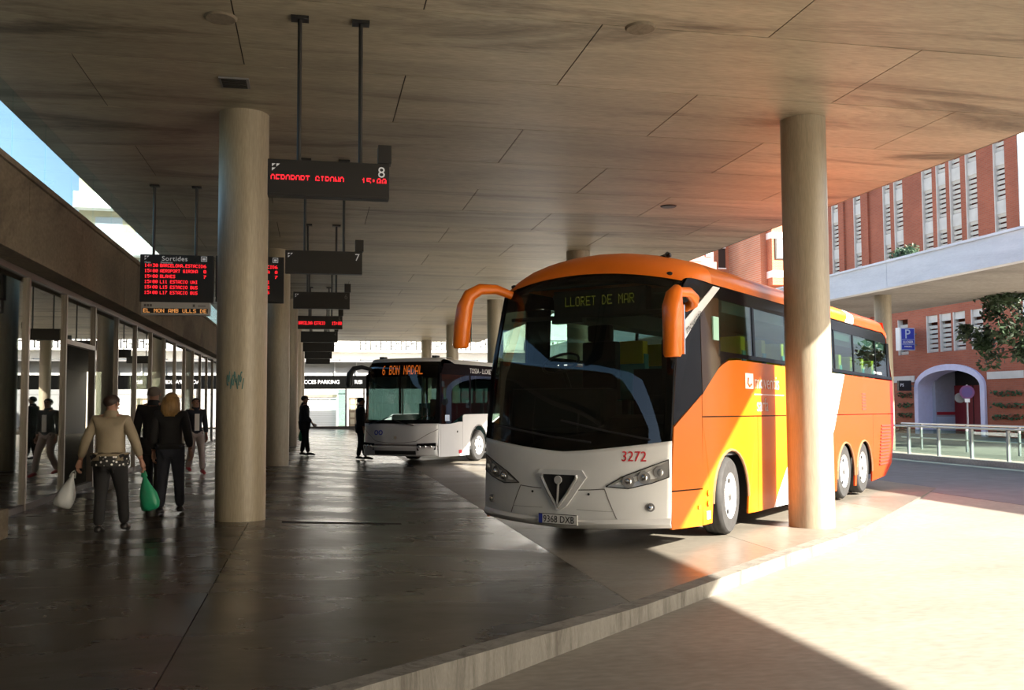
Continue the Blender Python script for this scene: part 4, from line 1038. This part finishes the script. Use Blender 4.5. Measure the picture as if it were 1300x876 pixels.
    # headlamps
    for s in (1, -1):
        pl = [(.56, .69), (.74, .80), (.97, .895), (1.185, .985), (1.19, .80), (1.03, .735), (.80, .675)]
        h = front_plate([(s*x, z) for x, z in pl], .012, .03, 'headlamp', 'lampin', B)
        for x, z, m in ((.80, .752, 'chrome'), (.955, .795, 'chrome'), (1.105, .85, 'orangepaint')):
            p = onfront(s*x, z, .012); q = onfront(s*(x+.02), z, .012); nrm = Vector((q.y-p.y, -(q.x-p.x), 0)); nrm = nrm if nrm.y < 0 else -nrm; nrm.normalize()
            lm = MB().disc(p, .066, nrm, 20, thick=.012)
            o = lm.build('lamp', 'dullgrey', h)
            MB().disc(p+nrm*.010, .043, nrm, 18, thick=.012).build('lens', 'black' if m == 'chrome' else 'dullgrey', o) if False else None
            lb = MB().ball(p+nrm*.012, .040, 7, sc=(1, .6, 1)); lb2 = lb.build('bulb', m if m == 'chrome' else 'lampin', h, smooth=True)
        ol = MB().tube([onfront(s*x, z, .014) for x, z in pl+pl[:1]], .006, 5).build('lamp_outline', 'black', h)
        p = onfront(s*1.02, .48, .004); f = MB().disc(p, .045, (s*.35, -1, 0), 16, thick=.02).build('fog_lamp', 'dullgrey', B); MB().ball(p+Vector((s*.007, -.02, 0)), .028, 6).build('bulb', 'chrome', f)
        strip_on_front([(s*.22, .640), (s*.38, .648), (s*.54, .660)], .005, .002, 'panel_gap', 'inkgrey', B)
        strip_on_front([(s*.54, .660), (s*.60, .52), (s*.67, .36), (s*.73, .25)], .005, .002, 'panel_gap', 'inkgrey', B)
        strip_on_front([(s*.22, .43), (s*.45, .425), (s*.64, .425)], .004, .001, 'panel_gap', 'plasticgrey', B)
        MB().disc(onfront(s*.36, .60, .004), .014, (0, -1, 0), 10, thick=.006).build('tow_cap', 'black', B)
    # V shaped grille
    front_plate([(-.27, .855), (.27, .855), (.33, .78), (.10, .46), (0, .40), (-.10, .46), (-.33, .78)], .022, .03, 'grille_surround', 'silverpaint', B)
    g = front_plate([(-.215, .80), (.215, .80), (.23, .765), (0, .445), (-.23, .765)], .034, .015, 'grille', 'dark', B)
    for s in (1, -1): MB().tube([onfront(s*x, z, .045) for x, z in ((.215, .80), (.225, .77), (.12, .60), (0.0, .44))], .018, 8).build('grille_frame', 'lampin', g, smooth=True)
    MB().tube([onfront(0, z, .048) for z in (.78, .62, .46)], .014, 8).build('grille_bar', 'lampin', g)
    MB().disc(onfront(0, .745, .045), .045, (0, -1, 0), 18, thick=.02).build('badge', 'plasticgrey', g)
    # number plate
    pl = MB().box(-.245, .245, -.164, -.146, .262, .367).build('number_plate', 'farwhite', B, bev=.003)
    MB().box(-.243, -.198, -.166, -.163, .264, .365).build('blue_band', 'signblue', pl)
    mb = text_mb('9368 DXB', .108, .003, 'LEFT', 1.02); xform(mb, Matrix.Translation((-.185, -.166, .277)) @ Matrix.Diagonal((.84, 1, 1, 1))); mb.build('plate_characters', 'black', pl)
    MB().tube([(-.245, -.165, .262), (.245, -.165, .262), (.245, -.165, .367), (-.245, -.165, .367), (-.245, -.165, .262)], .004, 4).build('plate_border', 'black', pl)
    # fleet number
    mb = text_mb('3272', .155, .003, 'LEFT', 1.0)
    mb.v = [tuple(onfront(.705+v[0]*.86, .965+v[2], .004+.0015)+Vector((0, v[1], 0))) for v in mb.v]
    mb.build('fleet_number', 'red', B)
    # mirrors
    mr = MB(); mr.tube([(1.36, -.10, 2.07), (1.36, -.10, 2.10), (1.365, -.10, 2.60), (1.37, -.07, 2.72), (1.37, .02, 2.79)], [.085, .10, .112, .09, .06], 14, flat=1.0)
    mr.v = [(x, (y+.10)*1.0-.10+0*(x), z) for x, y, z in mr.v]
    o = mr.build('mirror_arm', 'orangepaint', B, smooth=True)
    MB().tube([(1.37, -.02, 2.76), (1.40, .25, 2.78), (1.36, .50, 2.74), (1.30, .62, 2.70), (1.19, .66, 2.66)], [.05, .055, .06, .06, .05], 10).build('mirror_bracket', 'orangepaint', o, smooth=True)
    MB().box(1.28, 1.45, .0, .03, 2.10, 2.62).build('mirror_glass', 'chrome', o)
    ml = MB(); ml.tube([(-1.02, .48, 2.93), (-1.16, .34, 3.0), (-1.30, .20, 3.0), (-1.40, .11, 2.92), (-1.45, .08, 2.78), (-1.47, .06, 2.55), (-1.49, .05, 2.30), (-1.49, .05, 2.27)], [.05, .06, .07, .085, .10, .105, .10, .08], 14)
    o = ml.build('mirror_arm', 'orangepaint', B, smooth=True)
    MB().box(-1.56, -1.42, .16, .18, 2.34, 2.75).build('mirror_glass', 'chrome', o)
    # wheels (visible side shows one tyre per axle)
    for s in (1, -1):
        make_wheel(B, s*1.045, 1.98, .47, s, radians(6))
        make_wheel(B, s*1.03, 7.53, .47, s, loc_z=.475); make_wheel(B, s*1.03, 8.86, .47, s, loc_z=.475)
    return B
make_coach()

# ================================================================== CITY BUS
def make_city_bus():
    ang = 36.0
    a = radians(ang); by = Vector((sin(a), cos(a), 0)); bx = Vector((by.y, -by.x, 0))
    W = Vector((4.57, 26.63, 0)); O = W-bx*1.14-by*2.62; O.z = 0.005
    B = empty('city_bus', O, -a, 'low white city bus with orange lit destination and black mirror behind the coach', 'bus')
    hw = 1.14; L = 11.5
    def fr(t, z, off=0):
        yc = lerp_tab([(.25, -.06), (.5, -.10), (1.1, -.05), (2.0, .03), (2.7, .14), (2.85, .32)], z); yk = yc+.30
        return Vector((t*(hw if z < 2.6 else hw-.12*(z-2.6)/.25), yc+(yk-yc)*abs(t)**3-off, z))
    onf = lambda x, z, off=0: fr(x/hw, z, off)
    MB().grid(lambda u, v: fr(u*2-1, .52+.58*v), 28, 8).build('front_apron', 'silverpaint', B, smooth='all', recalc=False, solid=.02)
    MB().grid(lambda u, v: fr(u*2-1, .25+.26*v, .03), 28, 5).build('bumper', 'silverpaint', B, smooth='all', recalc=False, solid=.03)
    MB().grid(lambda u, v: fr((u*2-1)*.95, 1.12+1.62*v), 28, 16).build('windscreen', 'cityglass', B, smooth='all', recalc=False)
    f = MB()
    f.grid(lambda u, v: fr((u*2-1), 1.10+.10*v, .006), 24, 2); f.grid(lambda u, v: fr((u*2-1), 2.34+.40*v, -.02), 24, 4)
    for s in (1, -1): f.grid(lambda u, v: fr(s*(.93+.07*u), 1.10+1.64*v, .004), 3, 12)
    f.build('windscreen_frame', 'blackgloss', B, smooth='all', recalc=False)
    MB().grid(lambda u, v: (lambda t: fr(t, 2.74, .01)*(1-v)**2+Vector((t*hw*.98, fr(t, 2.8).y+.05, 2.90))*2*v*(1-v)+Vector((t*hw*.97, 1.2, 2.86))*v*v)(u*2-1), 24, 8).build('front_cap', 'silverpaint', B, smooth='all', recalc=False)
    MB().grid(lambda u, v: Vector(((u*2-1)*hw*(1.0), 1.15+(L-1.15)*v, 2.70+.17*(1-abs(u*2-1)**5))), 20, 6).build('roof', 'silverpaint', B, smooth='all', recalc=False)
    for x in (.75, -.9): MB().box(x-.07, x+.07, .7, .9, 2.84, 2.92).build('roof_marker', 'black', B, bev=.02)
    mb = led_mb('6 BON NADAL', .24, 1.22, fill=.95); mb.v = [tuple(onf(-.52+v[0], 2.40+v[2], -.005)) for v in mb.v]; mb.build('destination_text', 'ledorange', B, recalc=False)
    def arch(yc, r, zc, n=12): return [(yc+r*cos(pi*k/n), zc+r*sin(pi*k/n)) for k in range(n+1)][::-1]
    for s in (1, -1):
        X = s*hw
        P = lambda name, pts, m, d=.02, o=0: MB().prism([(X+s*o, y, z) for y, z in pts], (-s*d, 0, 0)).build(name, m, B)
        P('front_side_panel', [(.24, .24), (.36, .22), (.36, 1.09), (.24, 1.09)], 'silverpaint')
        P('door_panel', [(.37, .22), (1.62, .2), (1.62, 1.12), (1.40, 1.12), (.98, 1.08), (.37, 1.08)], 'silverpaint')
        P('wheel_panel', [(1.63, .2), (2.02, .2), (2.02, .44)]+arch(2.62, .58, .44)+[(3.20, .2), (4.9, .2), (4.9, 1.32), (1.70, 1.32), (1.63, 1.27)], 'silverpaint')
        P('side_panel', [(4.91, .2), (8.3, .2), (8.3, 1.32), (4.91, 1.32)], 'silverpaint')
        P('side_panel', [(8.31, .2), (8.5, .2), (8.5, .44)]+arch(9.1, .58, .44)+[(9.70, .2), (L, .3), (L, 1.32), (8.31, 1.32)], 'silverpaint')
        P('header_band', [(.36, 2.40), (L, 2.40), (L, 2.70), (.55, 2.70)], 'blackgloss', .02, .002)
        for y0, y1 in ((.30, .40), (2.02, 2.12), (3.6, 3.7), (5.2, 5.3), (6.8, 6.9), (8.4, 8.5), (L-.3, L)): P('window_pillar', [(y0, 1.33 if y0 > 1 else 1.1), (y1, 1.33 if y0 > 1 else 1.1), (y1, 2.42), (y0, 2.42)], 'blackgloss', .02, .001)
        P('driver_window', [(.40, 1.09), (.98, 1.09), (1.66, 1.33), (2.04, 1.33), (2.04, 2.41), (.42, 2.41)], 'cityglass', .008)
        for y0, y1 in ((2.1, 3.62), (3.68, 5.22), (5.28, 6.82), (6.88, 8.42), (8.48, L-.28)): P('window_pane', [(y0, 1.33), (y1, 1.33), (y1, 2.41), (y0, 2.41)], 'cityglass', .008)
        MB().tube([(X, y, z) for y, z in arch(2.62, .57, .44)], .02, 6).build('arch_trim', 'dullgrey', B)
        MB().box(X-.006, X+.006, 1.38, 1.56, .27, .36).build('side_reflector', 'red', B)
        MB().disc((X, 1.30, .86), .03, (s, 0, 0), 10, thick=.01).build('door_lock', 'black', B)
        make_wheel(B, s*1.0, 2.62, .44, s, 0); make_wheel(B, s*1.0, 9.1, .44, s, 0)
        # headlamp cluster
        h = MB(); A = [onf(s*x, z, .04) for x, z in ((.66, .40), (1.10, .42), (1.10, .60), (.66, .58))]
        h.prism(A, (0, .04, 0)); hl = h.build('headlamp', 'blackgloss', B)
        for x in (.74, .88, 1.01): MB().ball(onf(s*x, .50, .05), .04, 7).build('lamp', 'chrome', hl, smooth=True)
        MB().tube([onf(s*x, z, .006) for x, z in ((1.13, .95), (.9, .82), (.62, .64), (.3, .60), (0, .59))], .007, 5).build('panel_gap', 'inkgrey', B)
    mb = text_mb('TOSSA - LLORET - BLANES', .20, .004); mb.v = [(hw+.004, 2.05+v[0], 2.47+v[2]) for v in mb.v]; mb.build('route_lettering', 'farwhite', B)
    P2 = MB().box(hw-.005, hw+.004, .6, .84, 1.16, 1.32).build('window_sticker', 'signpale', B)
    MB().grid(lambda u, v: fr((u*2-1)*.55, .29+.10*v, .036), 8, 1).build('lower_grille', 'black', B, recalc=False)
    MB().grid(lambda u, v: fr((u*2-1)*.62, .525+.03*v, .012), 10, 1).build('panel_gap', 'inkgrey', B, recalc=False)
    lg = MB()
    for cx in (-.60, -.45): lg.tube([onf(cx+.055*cos(w), .86+.055*sin(w), .006) for w in [2*pi*k/14 for k in range(15)]], .014, 5)
    lg.build('blue_emblem', 'signblue', B)
    MB().disc(onf(.02, .73, .004), .045, (0, -1, 0), 14, thick=.02).build('badge', 'chrome', B)
    for pts in (((-.9, 1.08), (-.5, 1.16), (-.1, 1.3)), ((.55, 1.05), (.2, 1.12), (-.1, 1.22))): MB().tube([onf(x, z, .03) for x, z in pts], .012, 5).build('wiper', 'black', B)
    # rear, floor, seats
    MB().box(-hw, hw, L-.02, L, .3, 2.7).build('rear_panel', 'silverpaint', B)
    MB().box(-hw+.03, hw-.03, .35, L-.1, .34, .44).box(-.75, .75, 1.9, 10, .2, .5).build('chassis', 'dash', B)
    MB().box(-1.0, 1.05, .28, .62, .45, 1.12).box(.55, .62, 1.4, 1.46, .45, 2.3).build('dashboard', 'dash', B)
    MB().box(-hw+.03, hw-.03, 1.2, L-.1, 2.56, 2.60).build('inner_ceiling', 'inner', B)
    d = MB().box(.15, .65, 1.15, 1.6, .9, 1.02).box(.15, .65, 1.55, 1.68, 1.0, 1.75).build('front_seat', 'seatdark', B, bev=.03)
    c = Vector((.42, .82, 1.2)); tl = Euler((radians(25), 0, 0)).to_matrix(); st = MB()
    st.tube([c+tl @ Vector((.22*cos(w), .22*sin(w), 0)) for w in [2*pi*k/20 for k in range(21)]], .018, 6); st.tube([c, c+tl @ Vector((0, 0, -.3))], .03, 6); st.build('steering_wheel', 'black', B)
    make_seats(B, [2.9+.85*k for k in range(9)], .62, 'city', xs=(-.85, -.45, .45, .85), rear_h=1.02)
    for y, x in ((1.9, -.3), (1.9, .3), (4.2, -.25), (4.2, .25), (6.5, 0)): MB().tube([(x, y, .45), (x, y, 2.56)], .018, 6).build('grab_pole', 'steel', B)
    # drooping mirror on the image-left side
    m = MB().tube([(-.92, .22, 2.55), (-1.12, .05, 2.62), (-1.30, -.06, 2.58), (-1.40, -.10, 2.42), (-1.42, -.10, 2.15), (-1.42, -.10, 2.08)], [.05, .06, .07, .09, .09, .06], 10)
    m.build('mirror_arm', 'black', B, smooth=True)
    return B
make_city_bus()

# ================================================================== PEOPLE
def skin_mesh(joints, edges, root, sub=2):
    """joints: list of ((x,y,z), rx, ry) -> list of verts/faces of a skinned surface"""
    me = bpy.data.meshes.new('sk'); me.from_pydata([j[0] for j in joints], edges, [])
    ob = bpy.data.objects.new('sk', me); COL.objects.link(ob)
    md = ob.modifiers.new('skin', 'SKIN'); md.use_smooth_shade = True
    sv = me.skin_vertices[0].data
    for i, j in enumerate(joints): sv[i].radius = (j[1], j[2]); sv[i].use_root = (i == root)
    sd = ob.modifiers.new('sub', 'SUBSURF'); sd.levels = sub; sd.render_levels = sub
    dg = bpy.context.evaluated_depsgraph_get(); dg.update()
    m2 = bpy.data.meshes.new_from_object(ob.evaluated_get(dg))
    mb = MB(); mb.add([tuple(v.co) for v in m2.vertices], [tuple(p.vertices) for p in m2.polygons])
    bpy.data.objects.remove(ob); bpy.data.meshes.remove(me); bpy.data.meshes.remove(m2)
    return mb
SKINM = mat('skin', (0.34, 0.18, 0.125), 0.6)
def person(label, loc, heading, h, pose, top, trousers, shoes, hair, hair_kind='short', stout=1.0, long_top=False, sleeves=True, blouse=None, group=None, head_turn=0.0):
    """heading: angle of the facing direction measured from +Y towards +X"""
    P = {'pelvis': (0, 0, .53), 'waist': (0, .004, .60), 'chest': (0, .0, .725), 'nb': (0, -.006, .815), 'neck': (0, 0, .85),
         'jaw': (0, .018, .882), 'skull': (0, .004, .925), 'crown': (0, 0, .962),
         'shL': (-.098, -.004, .80), 'elL': (-.128, -.02, .64), 'wrL': (-.135, .02, .495), 'shR': (.098, -.004, .80), 'elR': (.128, -.02, .64), 'wrR': (.135, .02, .495),
         'hiL': (-.05, 0, .505), 'knL': (-.053, .012, .285), 'anL': (-.055, -.012, .05), 'hiR': (.05, 0, .505), 'knR': (.053, .012, .285), 'anR': (.055, -.012, .05)}
    P.update(pose); P = {k: Vector(v)*h for k, v in P.items()}
    t = empty('person', loc, -heading, label, 'person', group)
    k = h; s = stout
    names = ['pelvis', 'waist', 'chest', 'nb', 'neck', 'jaw', 'skull', 'crown', 'shL', 'elL', 'wrL', 'shR', 'elR', 'wrR', 'hiL', 'knL', 'anL', 'hiR', 'knR', 'anR']
    rad = {'pelvis': (.078*s, .062*s), 'waist': (.070*s, .055*s), 'chest': (.082*s, .06*s), 'nb': (.045, .045), 'neck': (.031, .034), 'jaw': (.038, .042), 'skull': (.047, .056), 'crown': (.034, .042),
           'shL': (.034, .034), 'elL': (.025, .025), 'wrL': (.016, .018), 'hiL': (.055*s, .055*s), 'knL': (.036, .036), 'anL': (.024, .026)}
    for a in ('sh', 'el', 'wr', 'hi', 'kn', 'an'): rad[a+'R'] = rad[a+'L']
    ed = [('pelvis', 'waist'), ('waist', 'chest'), ('chest', 'nb'), ('nb', 'neck'), ('neck', 'jaw'), ('jaw', 'skull'), ('skull', 'crown'), ('nb', 'shL'), ('shL', 'elL'), ('elL', 'wrL'), ('nb', 'shR'), ('shR', 'elR'), ('elR', 'wrR'),
          ('pelvis', 'hiL'), ('hiL', 'knL'), ('knL', 'anL'), ('pelvis', 'hiR'), ('hiR', 'knR'), ('knR', 'anR')]
    body = skin_mesh([(P[n], rad[n][0]*k, rad[n][1]*k) for n in names], [(names.index(a), names.index(b)) for a, b in ed], 0)
    # face: nose, ears, brow; hands with five curled fingers
    hc = P['skull']; Rz = Matrix.Rotation(-head_turn, 3, 'Z')
    fp = lambda x, y, z: hc+Rz @ (Vector((x, y, z))*h)
    body.tube([fp(0, .050, .004), fp(0, .066, -.018), fp(0, .058, -.024)], [.006*h, .011*h, .007*h], 8)
    for sx in (-1, 1): body.ball(fp(sx*.050, -.002, -.012), .017*h, 6, sc=(.4, .7, 1))
    body.tube([fp(-.016, .053, -.042), fp(0, .058, -.043), fp(.016, .053, -.042)], .005*h, 6)
    for sd, e, w in ((-1, 'elL', 'wrL'), (1, 'elR', 'wrR')):
        d = (P[w]-P[e]).normalized(); pc = P[w]+d*.045*h
        side = Vector((0, 1, 0)); inn = d.cross(side).normalized()*sd
        body.tube([P[w]-d*.01*h, P[w]+d*.02*h, pc, pc+d*.012*h], [.017*h, .022*h, .025*h, .018*h], 10, flat=.7)
        for q, ln in enumerate((.040, .046, .044, .036)):
            b = pc+side*(.019-.0125*q)*h+d*.008*h; kn = b+d*ln*.5*h; tp = kn+(d*.55+inn*-.65)*ln*.55*h; t2 = tp+(d*-.1+inn*-.8)*ln*.35*h
            body.tube([b, kn, tp, t2], [.0072*h, .0068*h, .006*h, .0045*h], 7)
        b = P[w]+d*.018*h+side*.018*h; body.tube([b, b+(d*.5+side*.75)*.024*h, b+(d*1.2+side*.85-inn*.3)*.034*h], [.0085*h, .008*h, .0055*h], 7)
    body.build('body', SKINM, t, smooth='all')
    ey = MB()
    for sx in (-1, 1): ey.ball(fp(sx*.019, .047, .004), .0075*h, 6)
    ey.build('eyes', 'black', t, smooth='all')
    # trousers
    tn = ['pelvis', 'hiL', 'knL', 'aL', 'hiR', 'knR', 'aR']; Q = dict(P); Q['aL'] = P['anL']+Vector((0, 0, .0)); Q['aR'] = P['anR']
    tr = {'pelvis': (.070*s, .062*s), 'hiL': (.062*s, .066*s), 'knL': (.046, .046), 'aL': (.037, .040), 'hiR': (.062*s, .066*s), 'knR': (.046, .046), 'aR': (.037, .040)}
    te = [('pelvis', 'hiL'), ('hiL', 'knL'), ('knL', 'aL'), ('pelvis', 'hiR'), ('hiR', 'knR'), ('knR', 'aR')]
    skin_mesh([(Q[n], tr[n][0]*k, tr[n][1]*k) for n in tn], [(tn.index(a), tn.index(b)) for a, b in te], 0).build('trousers', trousers, t, smooth='all')
    # jacket or coat: torso loft plus sleeves
    lo = .40 if long_top else .515
    Q['hem'] = Vector((0, 0, lo))*h
    jn = ['hem', 'pl', 'waist', 'chest', 'nb', 'shL', 'elL', 'cL', 'shR', 'elR', 'cR']
    Q['pl'] = Vector((0, 0, lo+.05))*h
    Q['cL'] = P['elL'].lerp(P['wrL'], .86); Q['cR'] = P['elR'].lerp(P['wrR'], .86)
    jr = {'hem': (.100*s, .080*s), 'pl': (.098*s, .078*s), 'waist': (.086*s, .070*s), 'chest': (.094*s, .072*s), 'nb': (.078, .060), 'shL': (.047, .047), 'elL': (.037, .037), 'cL': (.029, .029), 'shR': (.045, .045), 'elR': (.037, .037), 'cR': (.029, .029)}
    je = [('hem', 'pl'), ('pl', 'waist'), ('waist', 'chest'), ('chest', 'nb'), ('nb', 'shL'), ('shL', 'elL'), ('elL', 'cL'), ('nb', 'shR'), ('shR', 'elR'), ('elR', 'cR')]
    jb = skin_mesh([(Q[n], jr[n][0]*k, jr[n][1]*k) for n in jn], [(jn.index(a), jn.index(b)) for a, b in je], 2)
    J = jb.build('coat' if long_top else 'jacket', top, t, smooth='all')
    MB().tube([P['nb']+Vector((0, -.004*h, -.005*h)), P['nb']+Vector((0, .0, .018*h)), P['nb']+Vector((0, .004*h, .045*h))], [.062*h, .052*h, .046*h], 14, caps=False).build('collar', top, t, smooth='all')
    if blouse:
        hb = MB().lathe([(lo*h-.040*h, .106*s*h), (lo*h-.015*h, .107*s*h), (lo*h+.03*h, .100*s*h)], 'z', 24); hb.v = [(x, y*.80, z) for x, y, z in hb.v]
        hb.build('blouse_hem', blouse, t, smooth='all')
    # shoes
    for n in ('anL', 'anR'):
        a = P[n]; sh = MB().tube([a+Vector((0, -.035*h, -.022*h)), a+Vector((0, -.01*h, -.012*h)), a+Vector((0, .045*h, -.022*h)), a+Vector((0, .10*h, -.034*h)), a+Vector((0, .115*h, -.038*h))], [.018*h, .030*h, .027*h, .021*h, .010*h], 12, flat=.8)
        zmin = min(v[2] for v in sh.v)
        sh.build('shoe', shoes, t, smooth='all')
    # hair
    hm = MB()
    def cap(u, v):
        th = v*pi*.60; a = u*2*pi
        back = .5-.5*cos(a-pi/2+pi) if False else (1-sin(a))/2
        th = v*pi*(.34+.40*back)
        return fp(.0530*sin(th)*cos(a), .062*sin(th)*sin(a)-.003, .050*cos(th)+.004)
    hm.grid(cap, 24, 8)
    if hair_kind == 'long':
        for q in range(9):
            a = radians(200+q*17.5); b = fp(.046*cos(a), .052*sin(a), .01)
            hm.tube([b, b+Vector((.012*cos(a), .016*sin(a)-.004, -.05))*h, b+Vector((.016*cos(a), .012*sin(a)-.010, -.105))*h, b+Vector((.008*cos(a), .012*sin(a)-.012, -.15))*h], [.017*h, .021*h, .019*h, .008*h], 8)
    hm.build('hair', hair, t, smooth='all')
    return t
def shopping_bag(label, loc, rz, col, w=.17, hh=.42, d=.06, tilt=(0, 0)):
    t = empty('shopping_bag', loc, rz, label, 'bag', rot=(tilt[0], tilt[1], rz))
    pr = [(0, .02, .012), (-.06, .035, .018), (-.14, .085, .035), (-.24, .145, .055), (-.34, .165, .06), (-.40, .15, .05), (-.42, .10, .03), (-.425, .01, .005)]
    mb = MB(); n = 18
    vs = []
    for z, a, b in pr:
        for k in range(n):
            q = 2*pi*k/n; cr = 1+.10*sin(5*q+z*20); vs.append((a/.17*w*cos(q)*cr, b/.06*d*sin(q)*cr, z/.42*hh))
    mb.add(vs, [(i*n+k, i*n+(k+1) % n, (i+1)*n+(k+1) % n, (i+1)*n+k) for i in range(len(pr)-1) for k in range(n)])
    mb.build('bag', col, t, smooth='all')
    MB().tube([(-.03, 0, -.05), (-.02, 0, .01), (0, 0, .035), (.02, 0, .01), (.03, 0, -.05)], .008, 6).build('handle', col, t, smooth='all')
    return t
def make_people():
    blk = mat('black_cloth', (0.012, 0.012, 0.014), 0.85, vary=.2); navy = mat('navy_cloth', (0.016, 0.018, 0.028), 0.85, vary=.2)
    beige = mat('beige_jacket', (0.25, 0.205, 0.14), 0.7, vary=.12, scale=5, bump=.3, bscale=9); jeans = mat('dark_jeans', (0.02, 0.023, 0.035), 0.85, vary=.2)
    dots = mat('spotted_cloth', (0.4, 0.4, 0.4), 0.8)
    nt = dots.node_tree; v = nt.nodes.new('ShaderNodeTexVoronoi'); v.inputs['Scale'].default_value = 26; rp = nt.nodes.new('ShaderNodeValToRGB')
    rp.color_ramp.elements[0].color = (.8, .8, .78, 1); rp.color_ramp.elements[0].position = .30; rp.color_ramp.elements[1].color = (.02, .02, .02, 1); rp.color_ramp.elements[1].position = .36
    tc = nt.nodes.new('ShaderNodeTexCoord'); nt.links.new(tc.outputs['Object'], v.inputs['Vector']); nt.links.new(v.outputs[0], rp.inputs[0]); nt.links.new(rp.outputs[0], nt.nodes['Principled BSDF'].inputs[0])
    brown = mat('brown_hair', (0.03, 0.016, 0.012), 0.6); blond = mat('blond_hair', (0.36, 0.21, 0.08), 0.5, vary=.3, scale=8); grey = mat('grey_hair', (0.16, 0.13, 0.11), 0.7); dk = mat('dark_hair', (0.012, 0.01, 0.009), 0.6)
    shoe = mat('black_shoe', (0.01, 0.01, 0.01), 0.4); redsh = mat('red_shoe', (0.35, 0.02, 0.03), 0.5); pale = mat('pale_trousers', (0.36, 0.29, 0.27), 0.85); shirt = mat('white_shirt', (0.7, 0.66, 0.62), 0.85)
    wbag = mat('white_plastic', (0.34, 0.36, 0.37), 0.4); gbag = mat('green_plastic', (0.012, 0.24, 0.12), 0.4)
    person('stout person walking away in short beige jacket, a bag in each hand', (-2.30, 11.65, .15), radians(4), 1.62,
           {'elL': (-.165, -.02, .655), 'wrL': (-.215, .03, .51), 'elR': (.165, -.02, .655), 'wrR': (.205, .01, .51), 'hiL': (-.055, 0, .505), 'anL': (-.060, -.06, .05), 'knL': (-.062, .0, .285), 'anR': (.075, .10, .05), 'knR': (.068, .06, .285)},
           beige, blk, shoe, brown, 'short', 1.22, blouse=dots, head_turn=radians(25))
    shopping_bag('white plastic bag hanging from the left hand of the person in beige', (-2.72, 11.76, .83), .35, wbag, w=.11, hh=.40, tilt=(-.05, .30))
    shopping_bag('green plastic bag held low by the person in the beige jacket', (-1.94, 11.655, .83), -.25, gbag, w=.115, hh=.44, tilt=(0, -.22))
    person('grey haired person in a black coat walking away beside the blonde', (-2.36, 14.95, .15), radians(2), 1.78,
           {'anL': (-.055, .09, .05), 'knL': (-.053, .07, .285), 'anR': (.055, -.10, .065), 'knR': (.053, .0, .285)}, blk, blk, shoe, grey, 'short', 1.08, long_top=True)
    person('person with long blonde hair in a black jacket walking away from view', (-1.90, 13.45, .15), radians(3), 1.67,
           {'anL': (-.068, -.06, .05), 'knL': (-.058, .0, .285), 'anR': (.068, .06, .05), 'knR': (.060, .04, .285), 'elR': (.135, -.03, .65), 'wrR': (.15, .02, .51)}, blk, jeans, shoe, blond, 'long', 1.1)
    t = person('walking person in open dark jacket, white shirt, pale trousers and red shoes', (-2.52, 21.4, .15), radians(160), 1.66,
           {'anL': (-.055, .17, .05), 'knL': (-.053, .12, .29), 'anR': (.055, -.13, .075), 'knR': (.053, .02, .285)}, navy, pale, redsh, dk, 'short', 1.0)
    MB().box(-.05, .05, .118, .135, .92, 1.28).build('shirt_front', shirt, t, bev=.006)
    person('man in dark clothes with a green bag standing in profile beside the far column', (-.30, 28.5, .127), radians(75), 1.80,
           {'elL': (-.125, -.03, .64), 'wrL': (-.12, -.03, .50), 'elR': (.125, .0, .64), 'wrR': (.09, .10, .53), 'anL': (-.05, -.03, .05), 'anR': (.055, .05, .05)}, navy, blk, shoe, dk, 'short', 1.15, long_top=True)
    shopping_bag('green bag in the hand of the man beside the far column', (-.40, 28.62, .95), 1.2, gbag, w=.12, hh=.40)
    person('dark figure standing half hidden at the near corner of the city bus', (1.27, 27.15, .056), radians(80), 1.80,
           {'anL': (-.05, -.03, .05), 'anR': (.055, .07, .05)}, blk, blk, shoe, dk, 'short', 1.1, long_top=True)
make_people()

def make_floor_strip():
    d = tag(empty('dark_floor_strip', (0.35, 12.35, 0.098)), 'dark drain strip flush with the floor right of the front round column', 'inlay')
    MB().box(-0.75, 0.75, -0.07, 0.07, -0.03, 0.004, rot=Euler((0, radians(2.6), 0))).build('frame', 'dark', d)  # plain dark strip lying nearly flush with the slabs
make_floor_strip()
